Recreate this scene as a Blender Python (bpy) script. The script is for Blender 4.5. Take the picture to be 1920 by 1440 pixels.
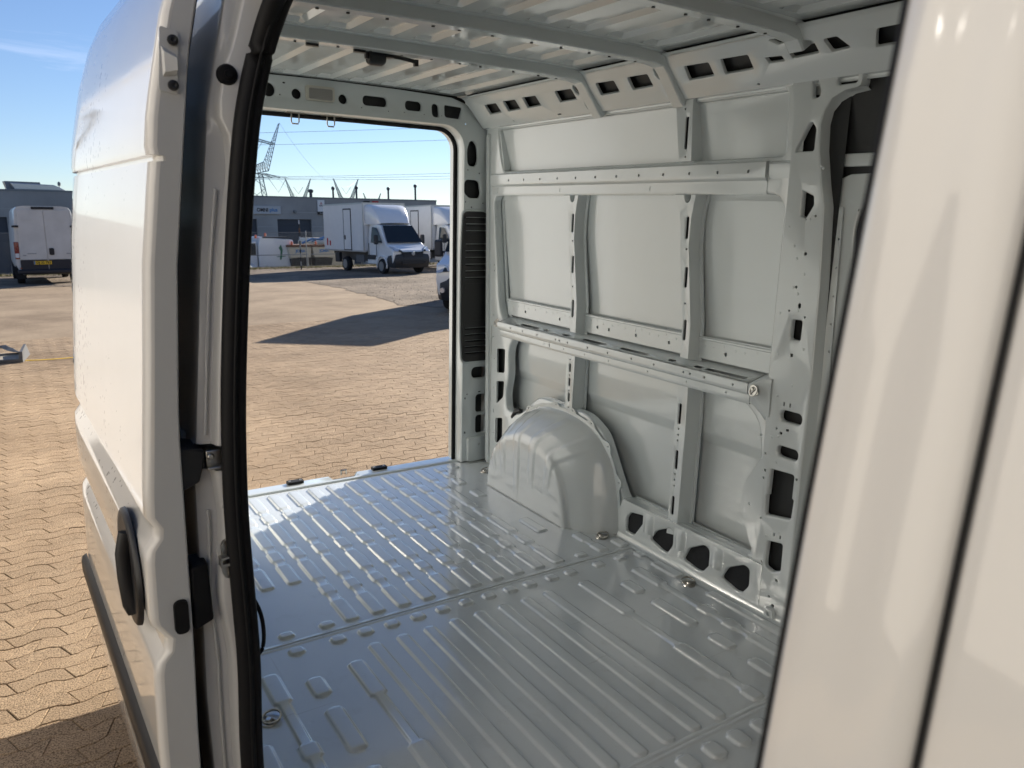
import bpy, bmesh, math, random
from mathutils import Vector, Matrix, geometry
random.seed(7)
R = math.radians
for o in list(bpy.data.objects):
    bpy.data.objects.remove(o, do_unlink=True)
scene = bpy.context.scene
COL = scene.collection

# ------------------------------------------------------------------ camera
CAM_LOC = (-1.298, -1.585, 2.000)
CAM_YAW, CAM_PITCH = 33.2256, 11.433
cam_data = bpy.data.cameras.new('camera')
cam_data.sensor_width = 36.0
cam_data.lens = 27.07
cam_data.clip_start = 0.02
cam_data.clip_end = 3000.0
cam_data.dof.use_dof = True
cam_data.dof.focus_distance = 3.2
cam_data.dof.aperture_fstop = 8.0
cam = bpy.data.objects.new('camera', cam_data)
cam.location = CAM_LOC
cam.rotation_euler = (R(90 - CAM_PITCH), 0, R(-CAM_YAW))
COL.objects.link(cam)
scene.camera = cam

# ------------------------------------------------------------------ light
SUN_AZ, SUN_EL = 56.0, 23.0            # azimuth measured from +Y towards +X
world = bpy.data.worlds.new('World')
scene.world = world
world.use_nodes = True
wn, wl = world.node_tree.nodes, world.node_tree.links
wn.clear()
w_out = wn.new('ShaderNodeOutputWorld')
w_bg = wn.new('ShaderNodeBackground')
w_bg.inputs['Strength'].default_value = 0.062
sky = wn.new('ShaderNodeTexSky')
sky.sky_type = 'NISHITA'
sky.sun_disc = False
sky.sun_elevation = R(SUN_EL)
sky.sun_rotation = R(SUN_AZ)
sky.altitude = 30
sky.air_density = 1.0
sky.dust_density = 0.0
sky.ozone_density = 2.5
# thin high cirrus, all over the sky
tc = wn.new('ShaderNodeTexCoord')
mp = wn.new('ShaderNodeMapping')
mp.inputs['Scale'].default_value = (1.5, 3.0, 9.0)
mp.inputs['Rotation'].default_value = (0.1, 0.15, 0.6)
nz = wn.new('ShaderNodeTexNoise')
nz.inputs['Scale'].default_value = 2.3
nz.inputs['Detail'].default_value = 8
nz.inputs['Roughness'].default_value = 0.62
nz.inputs['Distortion'].default_value = 0.8
rp = wn.new('ShaderNodeValToRGB')
rp.color_ramp.elements[0].position = 0.61
rp.color_ramp.elements[0].color = (0, 0, 0, 1)
rp.color_ramp.elements[1].position = 0.86
rp.color_ramp.elements[1].color = (0.45, 0.45, 0.45, 1)
mixc = wn.new('ShaderNodeMix')
mixc.data_type = 'RGBA'
mixc.inputs[7].default_value = (9.0, 9.4, 10.0, 1)
wl.new(tc.outputs['Generated'], mp.inputs['Vector'])
wl.new(mp.outputs['Vector'], nz.inputs['Vector'])
wl.new(nz.outputs['Fac'], rp.inputs['Fac'])
wl.new(rp.outputs['Color'], mixc.inputs[0])
wl.new(sky.outputs['Color'], mixc.inputs[6])
tint = wn.new('ShaderNodeMix')
tint.data_type = 'RGBA'
tint.blend_type = 'MULTIPLY'
tint.inputs[0].default_value = 1.0
tint.inputs[7].default_value = (0.96, 1.0, 1.18, 1)
wl.new(mixc.outputs[2], tint.inputs[6])
wl.new(tint.outputs[2], w_bg.inputs['Color'])
wl.new(w_bg.outputs['Background'], w_out.inputs['Surface'])

sun_dir = Vector((math.sin(R(SUN_AZ)) * math.cos(R(SUN_EL)), math.cos(R(SUN_AZ)) * math.cos(R(SUN_EL)), math.sin(R(SUN_EL))))
sun_data = bpy.data.lights.new('sun', 'SUN')
sun_data.energy = 5.0
sun_data.angle = R(0.53)
sun_data.color = (1.0, 0.93, 0.82)
sun = bpy.data.objects.new('sun', sun_data)
sun.rotation_euler = sun_dir.to_track_quat('Z', 'Y').to_euler()
sun.location = (20, 20, 30)
COL.objects.link(sun)

scene.view_settings.view_transform = 'Standard'
scene.view_settings.look = 'None'
scene.view_settings.exposure = 0.93
scene.view_settings.gamma = 1.0
scene.view_settings.use_curve_mapping = False
scene.render.engine = 'CYCLES'
scene.cycles.max_bounces = 12
scene.cycles.diffuse_bounces = 7
scene.cycles.glossy_bounces = 6
scene.cycles.transmission_bounces = 6
scene.cycles.caustics_reflective = False
scene.cycles.caustics_refractive = False
scene.cycles.sample_clamp_indirect = 8.0
scene.cycles.use_denoising = True
scene.cycles.use_adaptive_sampling = False

# ------------------------------------------------------------------ materials
def nodes_of(m):
    m.use_nodes = True
    return m.node_tree.nodes, m.node_tree.links, m.node_tree.nodes['Principled BSDF']

def noise(n, l, scale, detail=4, rough=0.55, coord='Object', stretch=None):
    t = n.new('ShaderNodeTexCoord')
    q = n.new('ShaderNodeTexNoise')
    q.inputs['Scale'].default_value = scale
    q.inputs['Detail'].default_value = detail
    q.inputs['Roughness'].default_value = rough
    src = t.outputs[coord]
    if coord == 'World':
        pass
    if stretch:
        mm = n.new('ShaderNodeMapping')
        mm.inputs['Scale'].default_value = stretch
        l.new(src, mm.inputs['Vector'])
        src = mm.outputs['Vector']
    l.new(src, q.inputs['Vector'])
    return q

def ramp(n, l, fac, a, b, ca, cb):
    r = n.new('ShaderNodeValToRGB')
    r.color_ramp.elements[0].position = a
    r.color_ramp.elements[1].position = b
    r.color_ramp.elements[0].color = (*ca, 1)
    r.color_ramp.elements[1].color = (*cb, 1)
    l.new(fac, r.inputs['Fac'])
    return r

def bump(n, l, bsdf, fac, strength, dist, prev=None):
    b = n.new('ShaderNodeBump')
    b.inputs['Strength'].default_value = strength
    b.inputs['Distance'].default_value = dist
    l.new(fac, b.inputs['Height'])
    if prev is not None:
        l.new(prev.outputs['Normal'], b.inputs['Normal'])
    l.new(b.outputs['Normal'], bsdf.inputs['Normal'])
    return b

def mat(name, col, rough=0.5, metal=0.0, coat=0.0, var=0.0, vscale=4.0, bs=0.0, bscale=60.0, bdist=0.002, spec=0.5, coatr=0.03):
    m = bpy.data.materials.new(name)
    n, l, b = nodes_of(m)
    b.inputs['Base Color'].default_value = (*col, 1)
    b.inputs['Roughness'].default_value = rough
    b.inputs['Metallic'].default_value = metal
    b.inputs['Specular IOR Level'].default_value = spec
    b.inputs['Coat Weight'].default_value = coat
    b.inputs['Coat Roughness'].default_value = coatr
    if var:
        q = noise(n, l, vscale)
        lo = tuple(max(0, c * (1 - var)) for c in col)
        hi = tuple(min(1, c * (1 + var)) for c in col)
        r = ramp(n, l, q.outputs['Fac'], 0.3, 0.7, lo, hi)
        l.new(r.outputs['Color'], b.inputs['Base Color'])
    if bs:
        q2 = noise(n, l, bscale, 3)
        bump(n, l, b, q2.outputs['Fac'], bs, bdist)
    return m

def paint(name, col, rough, coat, coatr, peel, wave, spots=0.0, dents=0.0, dust=0.0, scuff=0.0):
    """sheet metal under paint: orange peel, slow waviness of the sheet, optional specks and dents"""
    m = bpy.data.materials.new(name)
    n, l, b = nodes_of(m)
    b.inputs['Roughness'].default_value = rough
    b.inputs['Coat Weight'].default_value = coat
    b.inputs['Coat Roughness'].default_value = coatr
    q = noise(n, l, 2.5, 5)
    r = ramp(n, l, q.outputs['Fac'], 0.3, 0.75, tuple(c * 0.965 for c in col), col)
    out = r.outputs['Color']
    t = n.new('ShaderNodeTexCoord')
    if spots:
        v = n.new('ShaderNodeTexVoronoi')
        v.inputs['Scale'].default_value = 50.0
        v.inputs['Randomness'].default_value = 1.0
        l.new(t.outputs['Object'], v.inputs['Vector'])
        clump = noise(n, l, 3.2, 3, stretch=(1, 1, 1))
        ma = n.new('ShaderNodeMath'); ma.operation = 'MULTIPLY'
        rr = ramp(n, l, clump.outputs['Fac'], 0.38, 0.60, (0, 0, 0), (1, 1, 1))
        l.new(rr.outputs['Color'], ma.inputs[0])
        wn_ = n.new('ShaderNodeTexWhiteNoise'); wn_.noise_dimensions = '3D'
        l.new(v.outputs['Color'], wn_.inputs['Vector'])
        l.new(wn_.outputs['Value'], ma.inputs[1])
        sx = n.new('ShaderNodeSeparateXYZ'); l.new(t.outputs['Object'], sx.inputs[0])
        my = n.new('ShaderNodeMapRange'); my.inputs['From Min'].default_value = 0.05; my.inputs['From Max'].default_value = 0.7
        l.new(sx.outputs['Y'], my.inputs['Value'])
        m2 = n.new('ShaderNodeMath'); m2.operation = 'MULTIPLY'
        l.new(ma.outputs[0], m2.inputs[0]); l.new(my.outputs['Result'], m2.inputs[1])
        ma = m2
        md = n.new('ShaderNodeMath'); md.operation = 'MULTIPLY'; md.inputs[1].default_value = 0.45
        l.new(ma.outputs[0], md.inputs[0])
        lt = n.new('ShaderNodeMath'); lt.operation = 'LESS_THAN'
        l.new(v.outputs['Distance'], lt.inputs[0]); l.new(md.outputs[0], lt.inputs[1])
        mx = n.new('ShaderNodeMix'); mx.data_type = 'RGBA'
        ms = n.new('ShaderNodeMath'); ms.operation = 'MULTIPLY'; ms.inputs[1].default_value = spots
        l.new(lt.outputs[0], ms.inputs[0]); l.new(ms.outputs[0], mx.inputs[0])
        l.new(out, mx.inputs[6]); mx.inputs[7].default_value = (0.16, 0.15, 0.13, 1)
        out = mx.outputs[2]
    if dust:
        dn = noise(n, l, 260.0, 2, 0.6)
        dr = ramp(n, l, dn.outputs['Fac'], 0.735, 0.75, (0, 0, 0), (1, 1, 1))
        dc = noise(n, l, 4.0, 2)
        dcr = ramp(n, l, dc.outputs['Fac'], 0.5, 0.62, (0, 0, 0), (dust, dust, dust))
        dm = n.new('ShaderNodeMath'); dm.operation = 'MULTIPLY'
        l.new(dr.outputs['Color'], dm.inputs[0]); l.new(dcr.outputs['Color'], dm.inputs[1])
        mx = n.new('ShaderNodeMix'); mx.data_type = 'RGBA'
        l.new(dm.outputs[0], mx.inputs[0]); l.new(out, mx.inputs[6]); mx.inputs[7].default_value = (0.1, 0.095, 0.085, 1)
        out = mx.outputs[2]
    if scuff:
        # thin random scuff lines and smeared footprints of dust
        for rot, st_ in ((0.5, (2.0, 60.0, 1.0)), (-0.9, (55.0, 1.6, 1.0))):
            mm_ = n.new('ShaderNodeMapping'); mm_.inputs['Scale'].default_value = st_; mm_.inputs['Rotation'].default_value = (0, 0, rot)
            sn = n.new('ShaderNodeTexNoise'); sn.inputs['Scale'].default_value = 1.0; sn.inputs['Detail'].default_value = 2
            l.new(t.outputs['Object'], mm_.inputs['Vector']); l.new(mm_.outputs['Vector'], sn.inputs['Vector'])
            sr_ = ramp(n, l, sn.outputs['Fac'], 0.70, 0.76, (0, 0, 0), (scuff * 0.5, scuff * 0.5, scuff * 0.5))
            mx = n.new('ShaderNodeMix'); mx.data_type = 'RGBA'
            l.new(sr_.outputs['Color'], mx.inputs[0]); l.new(out, mx.inputs[6]); mx.inputs[7].default_value = (0.30, 0.28, 0.25, 1)
            out = mx.outputs[2]
        pn = noise(n, l, 7.0, 5, 0.7)
        pr2 = ramp(n, l, pn.outputs['Fac'], 0.55, 0.75, (0, 0, 0), (0.28, 0.28, 0.28))
        mx = n.new('ShaderNodeMix'); mx.data_type = 'RGBA'
        l.new(pr2.outputs['Color'], mx.inputs[0]); l.new(out, mx.inputs[6]); mx.inputs[7].default_value = (0.40, 0.38, 0.34, 1)
        out = mx.outputs[2]
    l.new(out, b.inputs['Base Color'])
    # wiped and dusty patches make the gloss uneven
    gn = noise(n, l, 5.0, 6, 0.7)
    gr_ = n.new('ShaderNodeMapRange')
    gr_.inputs['From Min'].default_value = 0.35; gr_.inputs['From Max'].default_value = 0.72
    gr_.inputs['To Min'].default_value = coatr * 0.8; gr_.inputs['To Max'].default_value = coatr * 2.2 + 0.02
    l.new(gn.outputs['Fac'], gr_.inputs['Value'])
    l.new(gr_.outputs['Result'], b.inputs['Coat Roughness'])
    pv = None
    if wave:
        w = noise(n, l, 2.2, 2, 0.5)
        pv = bump(n, l, b, w.outputs['Fac'], 1.0, wave)
    if dents:
        v = n.new('ShaderNodeTexVoronoi'); v.inputs['Scale'].default_value = 11.0
        l.new(t.outputs['Object'], v.inputs['Vector'])
        r2 = ramp(n, l, v.outputs['Distance'], 0.0, 0.13, (0, 0, 0), (1, 1, 1))
        r2.color_ramp.interpolation = 'EASE'
        pv = bump(n, l, b, r2.outputs['Color'], 1.0, dents, pv)
    if peel:
        p = noise(n, l, 420.0, 2)
        pv = bump(n, l, b, p.outputs['Fac'], peel, 0.001, pv)
    return m

INNER = paint('primer_white_paint', (0.605, 0.645, 0.65), 0.22, 1.0, 0.06, 0.08, 0.010)
FLOORP = paint('floor_white_paint', (0.63, 0.66, 0.67), 0.24, 1.0, 0.045, 0.06, 0.004, dents=0.0008, dust=0.9, scuff=0.5)
ARCHP = paint('arch_white_paint', (0.63, 0.655, 0.655), 0.25, 1.0, 0.05, 0.08, 0.003)
OUTER = paint('white_body_paint', (0.80, 0.78, 0.73), 0.30, 1.0, 0.02, 0.05, 0.004)
DOORP = paint('wet_white_door_paint', (0.82, 0.80, 0.75), 0.34, 1.0, 0.035, 0.12, 0.010, spots=0.85)
JAMBP = paint('jamb_white_paint', (0.62, 0.62, 0.60), 0.32, 0.7, 0.08, 0.08, 0.003)
RUBBER = mat('black_rubber', (0.008, 0.008, 0.009), 0.6, bs=0.2, bscale=90, spec=0.25)
PLASTIC = mat('black_plastic', (0.018, 0.018, 0.019), 0.42, bs=0.25, bscale=300, bdist=0.0006)
FOAM = mat('black_foam', (0.010, 0.011, 0.014), 0.8, bs=0.4, bscale=120)
ZINC = mat('zinc_plated_steel', (0.52, 0.50, 0.46), 0.28, 1.0, var=0.25, vscale=25)
BRASSY = mat('yellow_zinc_steel', (0.48, 0.38, 0.20), 0.34, 1.0, var=0.3, vscale=30)
SEALER = mat('grey_seam_sealer', (0.50, 0.51, 0.49), 0.5)
CAVITYSHADE = mat('near_black_cavity_shade', (0.016, 0.017, 0.018), 0.55)  # near-black, stands in for the shade inside holes and hollow sections
DARKMETAL = mat('dark_sealed_steel', (0.03, 0.03, 0.03), 0.45, 0.4)
LENS = mat('lamp_lens', (0.30, 0.29, 0.275), 0.4, bs=0.3, bscale=180)
LAMPBODY = mat('lamp_body_plastic', (0.55, 0.53, 0.47), 0.45)
REDLENS = mat('red_lens', (0.20, 0.006, 0.008), 0.12, coat=1.0)
GLASS = mat('dark_tinted_glass', (0.012, 0.016, 0.018), 0.04, spec=0.4)
WHITEV = mat('white_vehicle_paint', (0.78, 0.78, 0.77), 0.28, coat=1.0, var=0.03)
DIRTYV = mat('dirty_white_vehicle_paint', (0.60, 0.585, 0.55), 0.42, coat=0.4, var=0.10, vscale=1.6)
BUMPERM = mat('charcoal_bumper_plastic', (0.022, 0.024, 0.028), 0.5)
NAVY = mat('dark_navy_plastic', (0.012, 0.014, 0.022), 0.45)
TYRE = mat('tyre_rubber', (0.014, 0.014, 0.015), 0.8, bs=0.3, bscale=40)
RIM = mat('grey_steel_rim', (0.32, 0.33, 0.34), 0.4, 0.7)
HEADL = mat('headlight_lens', (0.55, 0.57, 0.60), 0.08, 0.3, coat=1.0)
CREAM = mat('cream_vehicle_paint', (0.58, 0.52, 0.40), 0.4, coat=0.3, var=0.06)
PALECREAM = mat('pale_cream_vehicle_paint', (0.68, 0.65, 0.595), 0.5, coat=0.2, var=0.04)
GREYBODY = mat('grey_truck_frame', (0.10, 0.10, 0.10), 0.6)
ALU = mat('aluminium_rail', (0.55, 0.55, 0.54), 0.35, 0.8)
ORANGE = mat('orange_beacon', (0.75, 0.13, 0.02), 0.25, coat=0.6)
RUST = mat('rusty_steel', (0.14, 0.06, 0.03), 0.8, var=0.5, vscale=6)
GREEN = mat('green_print', (0.03, 0.16, 0.08), 0.5)
BLUEP = mat('blue_print', (0.05, 0.19, 0.42), 0.5)
BLACKP = mat('black_print', (0.01, 0.01, 0.012), 0.5)
REDP = mat('red_print', (0.42, 0.02, 0.02), 0.5)
SIGNW = mat('white_sign_face', (0.70, 0.71, 0.72), 0.35)
SIGNG = mat('pale_grey_sign_face', (0.42, 0.44, 0.46), 0.4)
YELLOWP = mat('yellow_number_plate', (0.80, 0.50, 0.02), 0.35)
STRAP = mat('yellow_strap', (0.80, 0.50, 0.03), 0.6)
CONCRETE = mat('grey_concrete_panel', (0.30, 0.30, 0.296), 0.85, var=0.16, vscale=0.35, bs=0.3, bscale=14, bdist=0.01)
CONCLINE = mat('pale_joint_sealant', (0.36, 0.36, 0.36), 0.8)
GATEM = mat('blue_grey_door_panel', (0.030, 0.040, 0.058), 0.5)
ROOFSTEEL = mat('roof_unit_steel', (0.17, 0.19, 0.21), 0.4, 0.5)
GALV = mat('galvanised_steel', (0.30, 0.31, 0.31), 0.5, 0.6)
PYLON = mat('weathered_pylon_steel', (0.26, 0.30, 0.31), 0.7, 0.2)
WIREM = mat('aluminium_cable', (0.34, 0.38, 0.42), 0.6, 0.2)
CONCPAD = mat('weathered_concrete', (0.30, 0.27, 0.22), 0.9, var=0.25, vscale=8, bs=0.5, bscale=30)
CORRUG = mat('corrugated_zinc', (0.55, 0.56, 0.57), 0.35, 0.7)

def ground_mat(name, cols, scales, rough=0.9, bs=0.5, bscale=80.0, bdist=0.006, fine=240.0, piece=0.0, grain=0.8):
    m = bpy.data.materials.new(name)
    n, l, b = nodes_of(m)
    b.inputs['Roughness'].default_value = rough
    b.inputs['Specular IOR Level'].default_value = 0.25
    g = n.new('ShaderNodeNewGeometry')
    def nn(sc, det=5, ro=0.6):
        q = n.new('ShaderNodeTexNoise'); q.inputs['Scale'].default_value = sc
        q.inputs['Detail'].default_value = det; q.inputs['Roughness'].default_value = ro
        l.new(g.outputs['Position'], q.inputs['Vector']); return q
    a = nn(scales[0]); r = ramp(n, l, a.outputs['Fac'], 0.32, 0.7, cols[0], cols[1])
    c = nn(scales[1]); r2 = ramp(n, l, c.outputs['Fac'], 0.35, 0.72, cols[2], cols[3])
    mx = n.new('ShaderNodeMix'); mx.data_type = 'RGBA'; mx.inputs[0].default_value = 0.5
    l.new(r.outputs['Color'], mx.inputs[6]); l.new(r2.outputs['Color'], mx.inputs[7])
    f = nn(fine, 3, 0.7); r3 = ramp(n, l, f.outputs['Fac'], 0.34, 0.60, (0.42, 0.42, 0.42) if grain < 1 else (0.22, 0.21, 0.2), (1.25, 1.22, 1.18))
    mm = n.new('ShaderNodeMix'); mm.data_type = 'RGBA'; mm.blend_type = 'MULTIPLY'; mm.inputs[0].default_value = grain
    l.new(mx.outputs[2], mm.inputs[6]); l.new(r3.outputs['Color'], mm.inputs[7])
    oi = n.new('ShaderNodeObjectInfo')
    ad = n.new('ShaderNodeMath'); ad.operation = 'ADD'
    l.new(oi.outputs['Random'], ad.inputs[0]); l.new(g.outputs['Random Per Island'], ad.inputs[1])
    fr = n.new('ShaderNodeMath'); fr.operation = 'FRACT'; l.new(ad.outputs[0], fr.inputs[0])
    pr_ = ramp(n, l, fr.outputs[0], 0.0, 1.0, (1 - piece, 1 - piece * 1.05, 1 - piece * 1.1), (1 + piece * 0.7, 1 + piece * 0.6, 1 + piece * 0.5))
    st = nn(0.45, 6, 0.65); st_r = ramp(n, l, st.outputs['Fac'], 0.34, 0.56, (0.74, 0.72, 0.70), (1.03, 1.03, 1.03))
    m3 = n.new('ShaderNodeMix'); m3.data_type = 'RGBA'; m3.blend_type = 'MULTIPLY'; m3.inputs[0].default_value = 1.0
    l.new(pr_.outputs['Color'], m3.inputs[6]); l.new(st_r.outputs['Color'], m3.inputs[7])
    m4 = n.new('ShaderNodeMix'); m4.data_type = 'RGBA'; m4.blend_type = 'MULTIPLY'; m4.inputs[0].default_value = 1.0
    l.new(mm.outputs[2], m4.inputs[6]); l.new(m3.outputs[2], m4.inputs[7])
    l.new(m4.outputs[2], b.inputs['Base Color'])
    q = nn(bscale, 4, 0.65)
    bump(n, l, b, q.outputs['Fac'], bs, bdist)
    return m

PAVER = ground_mat('sandy_paver', ((0.38, 0.275, 0.175), (0.46, 0.345, 0.23), (0.35, 0.255, 0.165), (0.47, 0.36, 0.245)), (0.5, 7.0), bs=1.0, bscale=150, bdist=0.004, fine=150.0, piece=0.09, grain=1.0)
JOINT = ground_mat('dark_joint_sand', ((0.08, 0.06, 0.04), (0.13, 0.10, 0.07), (0.07, 0.055, 0.04), (0.14, 0.105, 0.075)), (2, 30))
YARD = ground_mat('worn_paving_far', ((0.32, 0.235, 0.155), (0.42, 0.32, 0.215), (0.28, 0.21, 0.14), (0.41, 0.315, 0.215)), (0.16, 1.3), bs=0.5, bscale=30, bdist=0.01, fine=60)
GRAVEL = ground_mat('brown_gravel', ((0.14, 0.11, 0.085), (0.36, 0.285, 0.21), (0.12, 0.095, 0.07), (0.35, 0.28, 0.205)), (0.45, 3.4), bs=1.0, bscale=11, bdist=0.035, fine=26)
DIRT = ground_mat('far_ground', ((0.11, 0.10, 0.08), (0.19, 0.17, 0.14), (0.10, 0.09, 0.07), (0.18, 0.16, 0.13)), (0.05, 0.4), bscale=4)
GRASSM = mat('dry_grass', (0.17, 0.16, 0.045), 0.9, var=0.35, vscale=3)

# ------------------------------------------------------------------ mesh helpers
def rp_(pts, r, n=4):
    """round the corners of a polygon"""
    out = []
    N = len(pts)
    rs = r if isinstance(r, (list, tuple)) else [r] * N
    for i in range(N):
        p = Vector(pts[i]); a = Vector(pts[i - 1]); c = Vector(pts[(i + 1) % N])
        da, dc = (a - p), (c - p)
        k = min(rs[i], da.length * 0.49, dc.length * 0.49)
        if k < 1e-6:
            out.append((p.x, p.y)); continue
        q0 = p + da.normalized() * k
        q1 = p + dc.normalized() * k
        for j in range(n + 1):
            t = j / n
            s = q0 * (1 - t) ** 2 + p * 2 * t * (1 - t) + q1 * t * t
            out.append((s.x, s.y))
    return out

def rect(a0, b0, a1, b1, r=0.0, n=3):
    p = [(a0, b0), (a1, b0), (a1, b1), (a0, b1)]
    return rp_(p, r, n) if r else p

def disc(cx, cy, r, n=10, ry=None):
    ry = ry or r
    return [(cx + r * math.cos(2 * math.pi * i / n), cy + ry * math.sin(2 * math.pi * i / n)) for i in range(n)]

def area2(p):
    return sum(p[i - 1][0] * p[i][1] - p[i][0] * p[i - 1][1] for i in range(len(p)))

def offset(p, d):
    """move a polygon's outline outwards by d"""
    s = 1 if area2(p) > 0 else -1
    out = []
    N = len(p)
    for i in range(N):
        a = Vector(p[i - 1]); b = Vector(p[i]); c = Vector(p[(i + 1) % N])
        e0 = (b - a); e1 = (c - b)
        if e0.length < 1e-9: e0 = e1
        if e1.length < 1e-9: e1 = e0
        n0 = Vector((e0.y, -e0.x)).normalized() * s
        n1 = Vector((e1.y, -e1.x)).normalized() * s
        m = n0 + n1
        if m.length < 1e-6: m = n0
        m.normalize()
        k = d / max(0.4, m.dot(n0))
        out.append((b.x + m.x * k, b.y + m.y * k))
    return out

def inside(x, y, poly):
    c = False
    j = len(poly) - 1
    for i in range(len(poly)):
        xi, yi = poly[i]; xj, yj = poly[j]
        if (yi > y) != (yj > y) and x < (xj - xi) * (y - yi) / (yj - yi) + xi:
            c = not c
        j = i
    return c

class MB:
    def __init__(s):
        s.v = []; s.f = []
    def add(s, vs, fs):
        o = len(s.v)
        s.v += [tuple(v) for v in vs]
        s.f += [tuple(i + o for i in f) for f in fs]
        return s
    def grid(s, P, wrap=False):
        r, c = len(P), len(P[0])
        fs = []
        for i in range(r - 1):
            for j in range(c if wrap else c - 1):
                k = (j + 1) % c
                fs.append((i * c + j, i * c + k, (i + 1) * c + k, (i + 1) * c + j))
        return s.add([p for row in P for p in row], fs)
    def box(s, x0, y0, z0, x1, y1, z1):
        vs = [(x0, y0, z0), (x1, y0, z0), (x1, y1, z0), (x0, y1, z0), (x0, y0, z1), (x1, y0, z1), (x1, y1, z1), (x0, y1, z1)]
        return s.add(vs, [(3, 2, 1, 0), (4, 5, 6, 7), (0, 1, 5, 4), (1, 2, 6, 5), (2, 3, 7, 6), (3, 0, 4, 7)])
    def prism(s, loops, cap=True):
        """loops of equal length joined in order"""
        n = len(loops[0])
        fs = []
        for i in range(len(loops) - 1):
            for j in range(n):
                k = (j + 1) % n
                fs.append((i * n + j, i * n + k, (i + 1) * n + k, (i + 1) * n + j))
        if cap:
            fs.append(tuple(range(n - 1, -1, -1)))
            fs.append(tuple(range((len(loops) - 1) * n, len(loops) * n)))
        return s.add([p for lp in loops for p in lp], fs)
    def tube(s, pts, r, n=8, cap=True, flat=1.0, up=(0, 0, 1)):
        pts = [Vector(p) for p in pts]
        loops = []
        for i, p in enumerate(pts):
            t = (pts[min(i + 1, len(pts) - 1)] - pts[max(i - 1, 0)]).normalized()
            u = Vector(up)
            if abs(t.dot(u)) > 0.95: u = Vector((1, 0, 0)) if abs(t.x) < 0.9 else Vector((0, 1, 0))
            a = t.cross(u).normalized(); b = t.cross(a)
            rr = r[i] if isinstance(r, (list, tuple)) else r
            loops.append([p + a * (rr * math.cos(2 * math.pi * k / n)) + b * (rr * flat * math.sin(2 * math.pi * k / n)) for k in range(n)])
        return s.prism(loops, cap)
    def lathe(s, prof, c, axis='z', n=16):
        """prof: (radius, height) pairs"""
        loops = []
        for r, h in prof:
            lp = []
            for k in range(n):
                a = 2 * math.pi * k / n
                x, y = r * math.cos(a), r * math.sin(a)
                if axis == 'z': lp.append((c[0] + x, c[1] + y, c[2] + h))
                elif axis == 'x': lp.append((c[0] + h, c[1] + x, c[2] + y))
                else: lp.append((c[0] + x, c[1] + h, c[2] + y))
            loops.append(lp)
        return s.prism(loops)
    def torus(s, c, R0, r, nrm=(0, 0, 1), n=20, m=6, sx=1.0, sy=1.0):
        q = Vector(nrm).to_track_quat('Z', 'Y')
        P = []
        for i in range(n + 1):
            a = 2 * math.pi * i / n
            row = []
            for j in range(m):
                b = 2 * math.pi * j / m
                v = Vector(((R0 + r * math.cos(b)) * math.cos(a) * sx, (R0 + r * math.cos(b)) * math.sin(a) * sy, r * math.sin(b)))
                row.append(Vector(c) + q @ v)
            P.append(row)
        return s.grid(P, True)
    def plate(s, outline, holes, mp, skirt=0.0, splay=0.0, rim=0.0, lip=0.012, small=(), step=None, thick_back=False):
        """sheet with real openings. mp(u, v, d): d is the depth behind the face. holes get a rounded
        drawn-in rim; small ones are plain punched holes"""
        hl = [offset(h, rim) if rim else list(h) for h in holes]
        allh = hl + [list(h) for h in small]
        vs, ed, bounds = [], [], []
        for lp in [list(outline)] + allh:
            o = len(vs)
            vs += [Vector(p) for p in lp]
            ed += [(o + i, o + (i + 1) % len(lp)) for i in range(len(lp))]
        if step:
            us = [p[0] for p in outline]; ws = [p[1] for p in outline]
            u = min(us) + step[0] / 2
            while u < max(us):
                w = min(ws) + step[1] / 2
                while w < max(ws):
                    if inside(u, w, outline) and not any(inside(u, w, h) for h in allh):
                        vs.append(Vector((u, w)))
                    w += step[1]
                u += step[0]
        V, E_, F, _, _, _ = geometry.delaunay_2d_cdt(vs, ed, [], 0, 1e-6)
        fs = []
        for f in F:
            cx = sum(V[i][0] for i in f) / len(f); cy = sum(V[i][1] for i in f) / len(f)
            if inside(cx, cy, outline) and not any(inside(cx, cy, h) for h in allh):
                fs.append(tuple(f))
        s.add([mp(v[0], v[1], 0.0) for v in V], fs)
        for h, h0 in zip(hl, holes):
            rings = [[mp(p[0], p[1], 0.0) for p in h]]
            if rim:
                mid = offset(h0, rim * 0.35)
                rings.append([mp(p[0], p[1], rim * 0.25) for p in mid])
                rings.append([mp(p[0], p[1], rim * 0.9) for p in h0])
            rings.append([mp(p[0], p[1], rim * 0.9 + lip) for p in h0])
            s.prism(rings, False)
        for h in small:
            s.prism([[mp(p[0], p[1], 0.0) for p in h], [mp(p[0], p[1], 0.006) for p in h]], False)
        if skirt:
            b = offset(outline, splay) if splay else outline
            a = offset(outline, splay * 0.2) if splay else outline
            s.prism([[mp(p[0], p[1], 0.0) for p in outline], [mp(p[0], p[1], min(0.004, skirt / 3)) for p in a], [mp(p[0], p[1], skirt) for p in b]], False)
        return s
    def obj(s, name, m, parent=None, smooth=38, bevel=0.0, weld=True, seg=2):
        me = bpy.data.meshes.new(name)
        me.from_pydata(s.v, [], s.f)
        if weld:
            bm = bmesh.new(); bm.from_mesh(me)
            bmesh.ops.remove_doubles(bm, verts=bm.verts, dist=2e-5)
            bmesh.ops.recalc_face_normals(bm, faces=bm.faces)
            bm.to_mesh(me); bm.free()
        me.validate()
        if smooth:
            me.shade_smooth()
            me.set_sharp_from_angle(angle=R(smooth))
        me.materials.append(m)
        o = bpy.data.objects.new(name, me)
        COL.objects.link(o)
        if parent: o.parent = parent
        if bevel:
            bv = o.modifiers.new('bevel', 'BEVEL')
            bv.width = bevel; bv.segments = seg; bv.limit_method = 'ANGLE'; bv.angle_limit = R(35)
        return o

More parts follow.
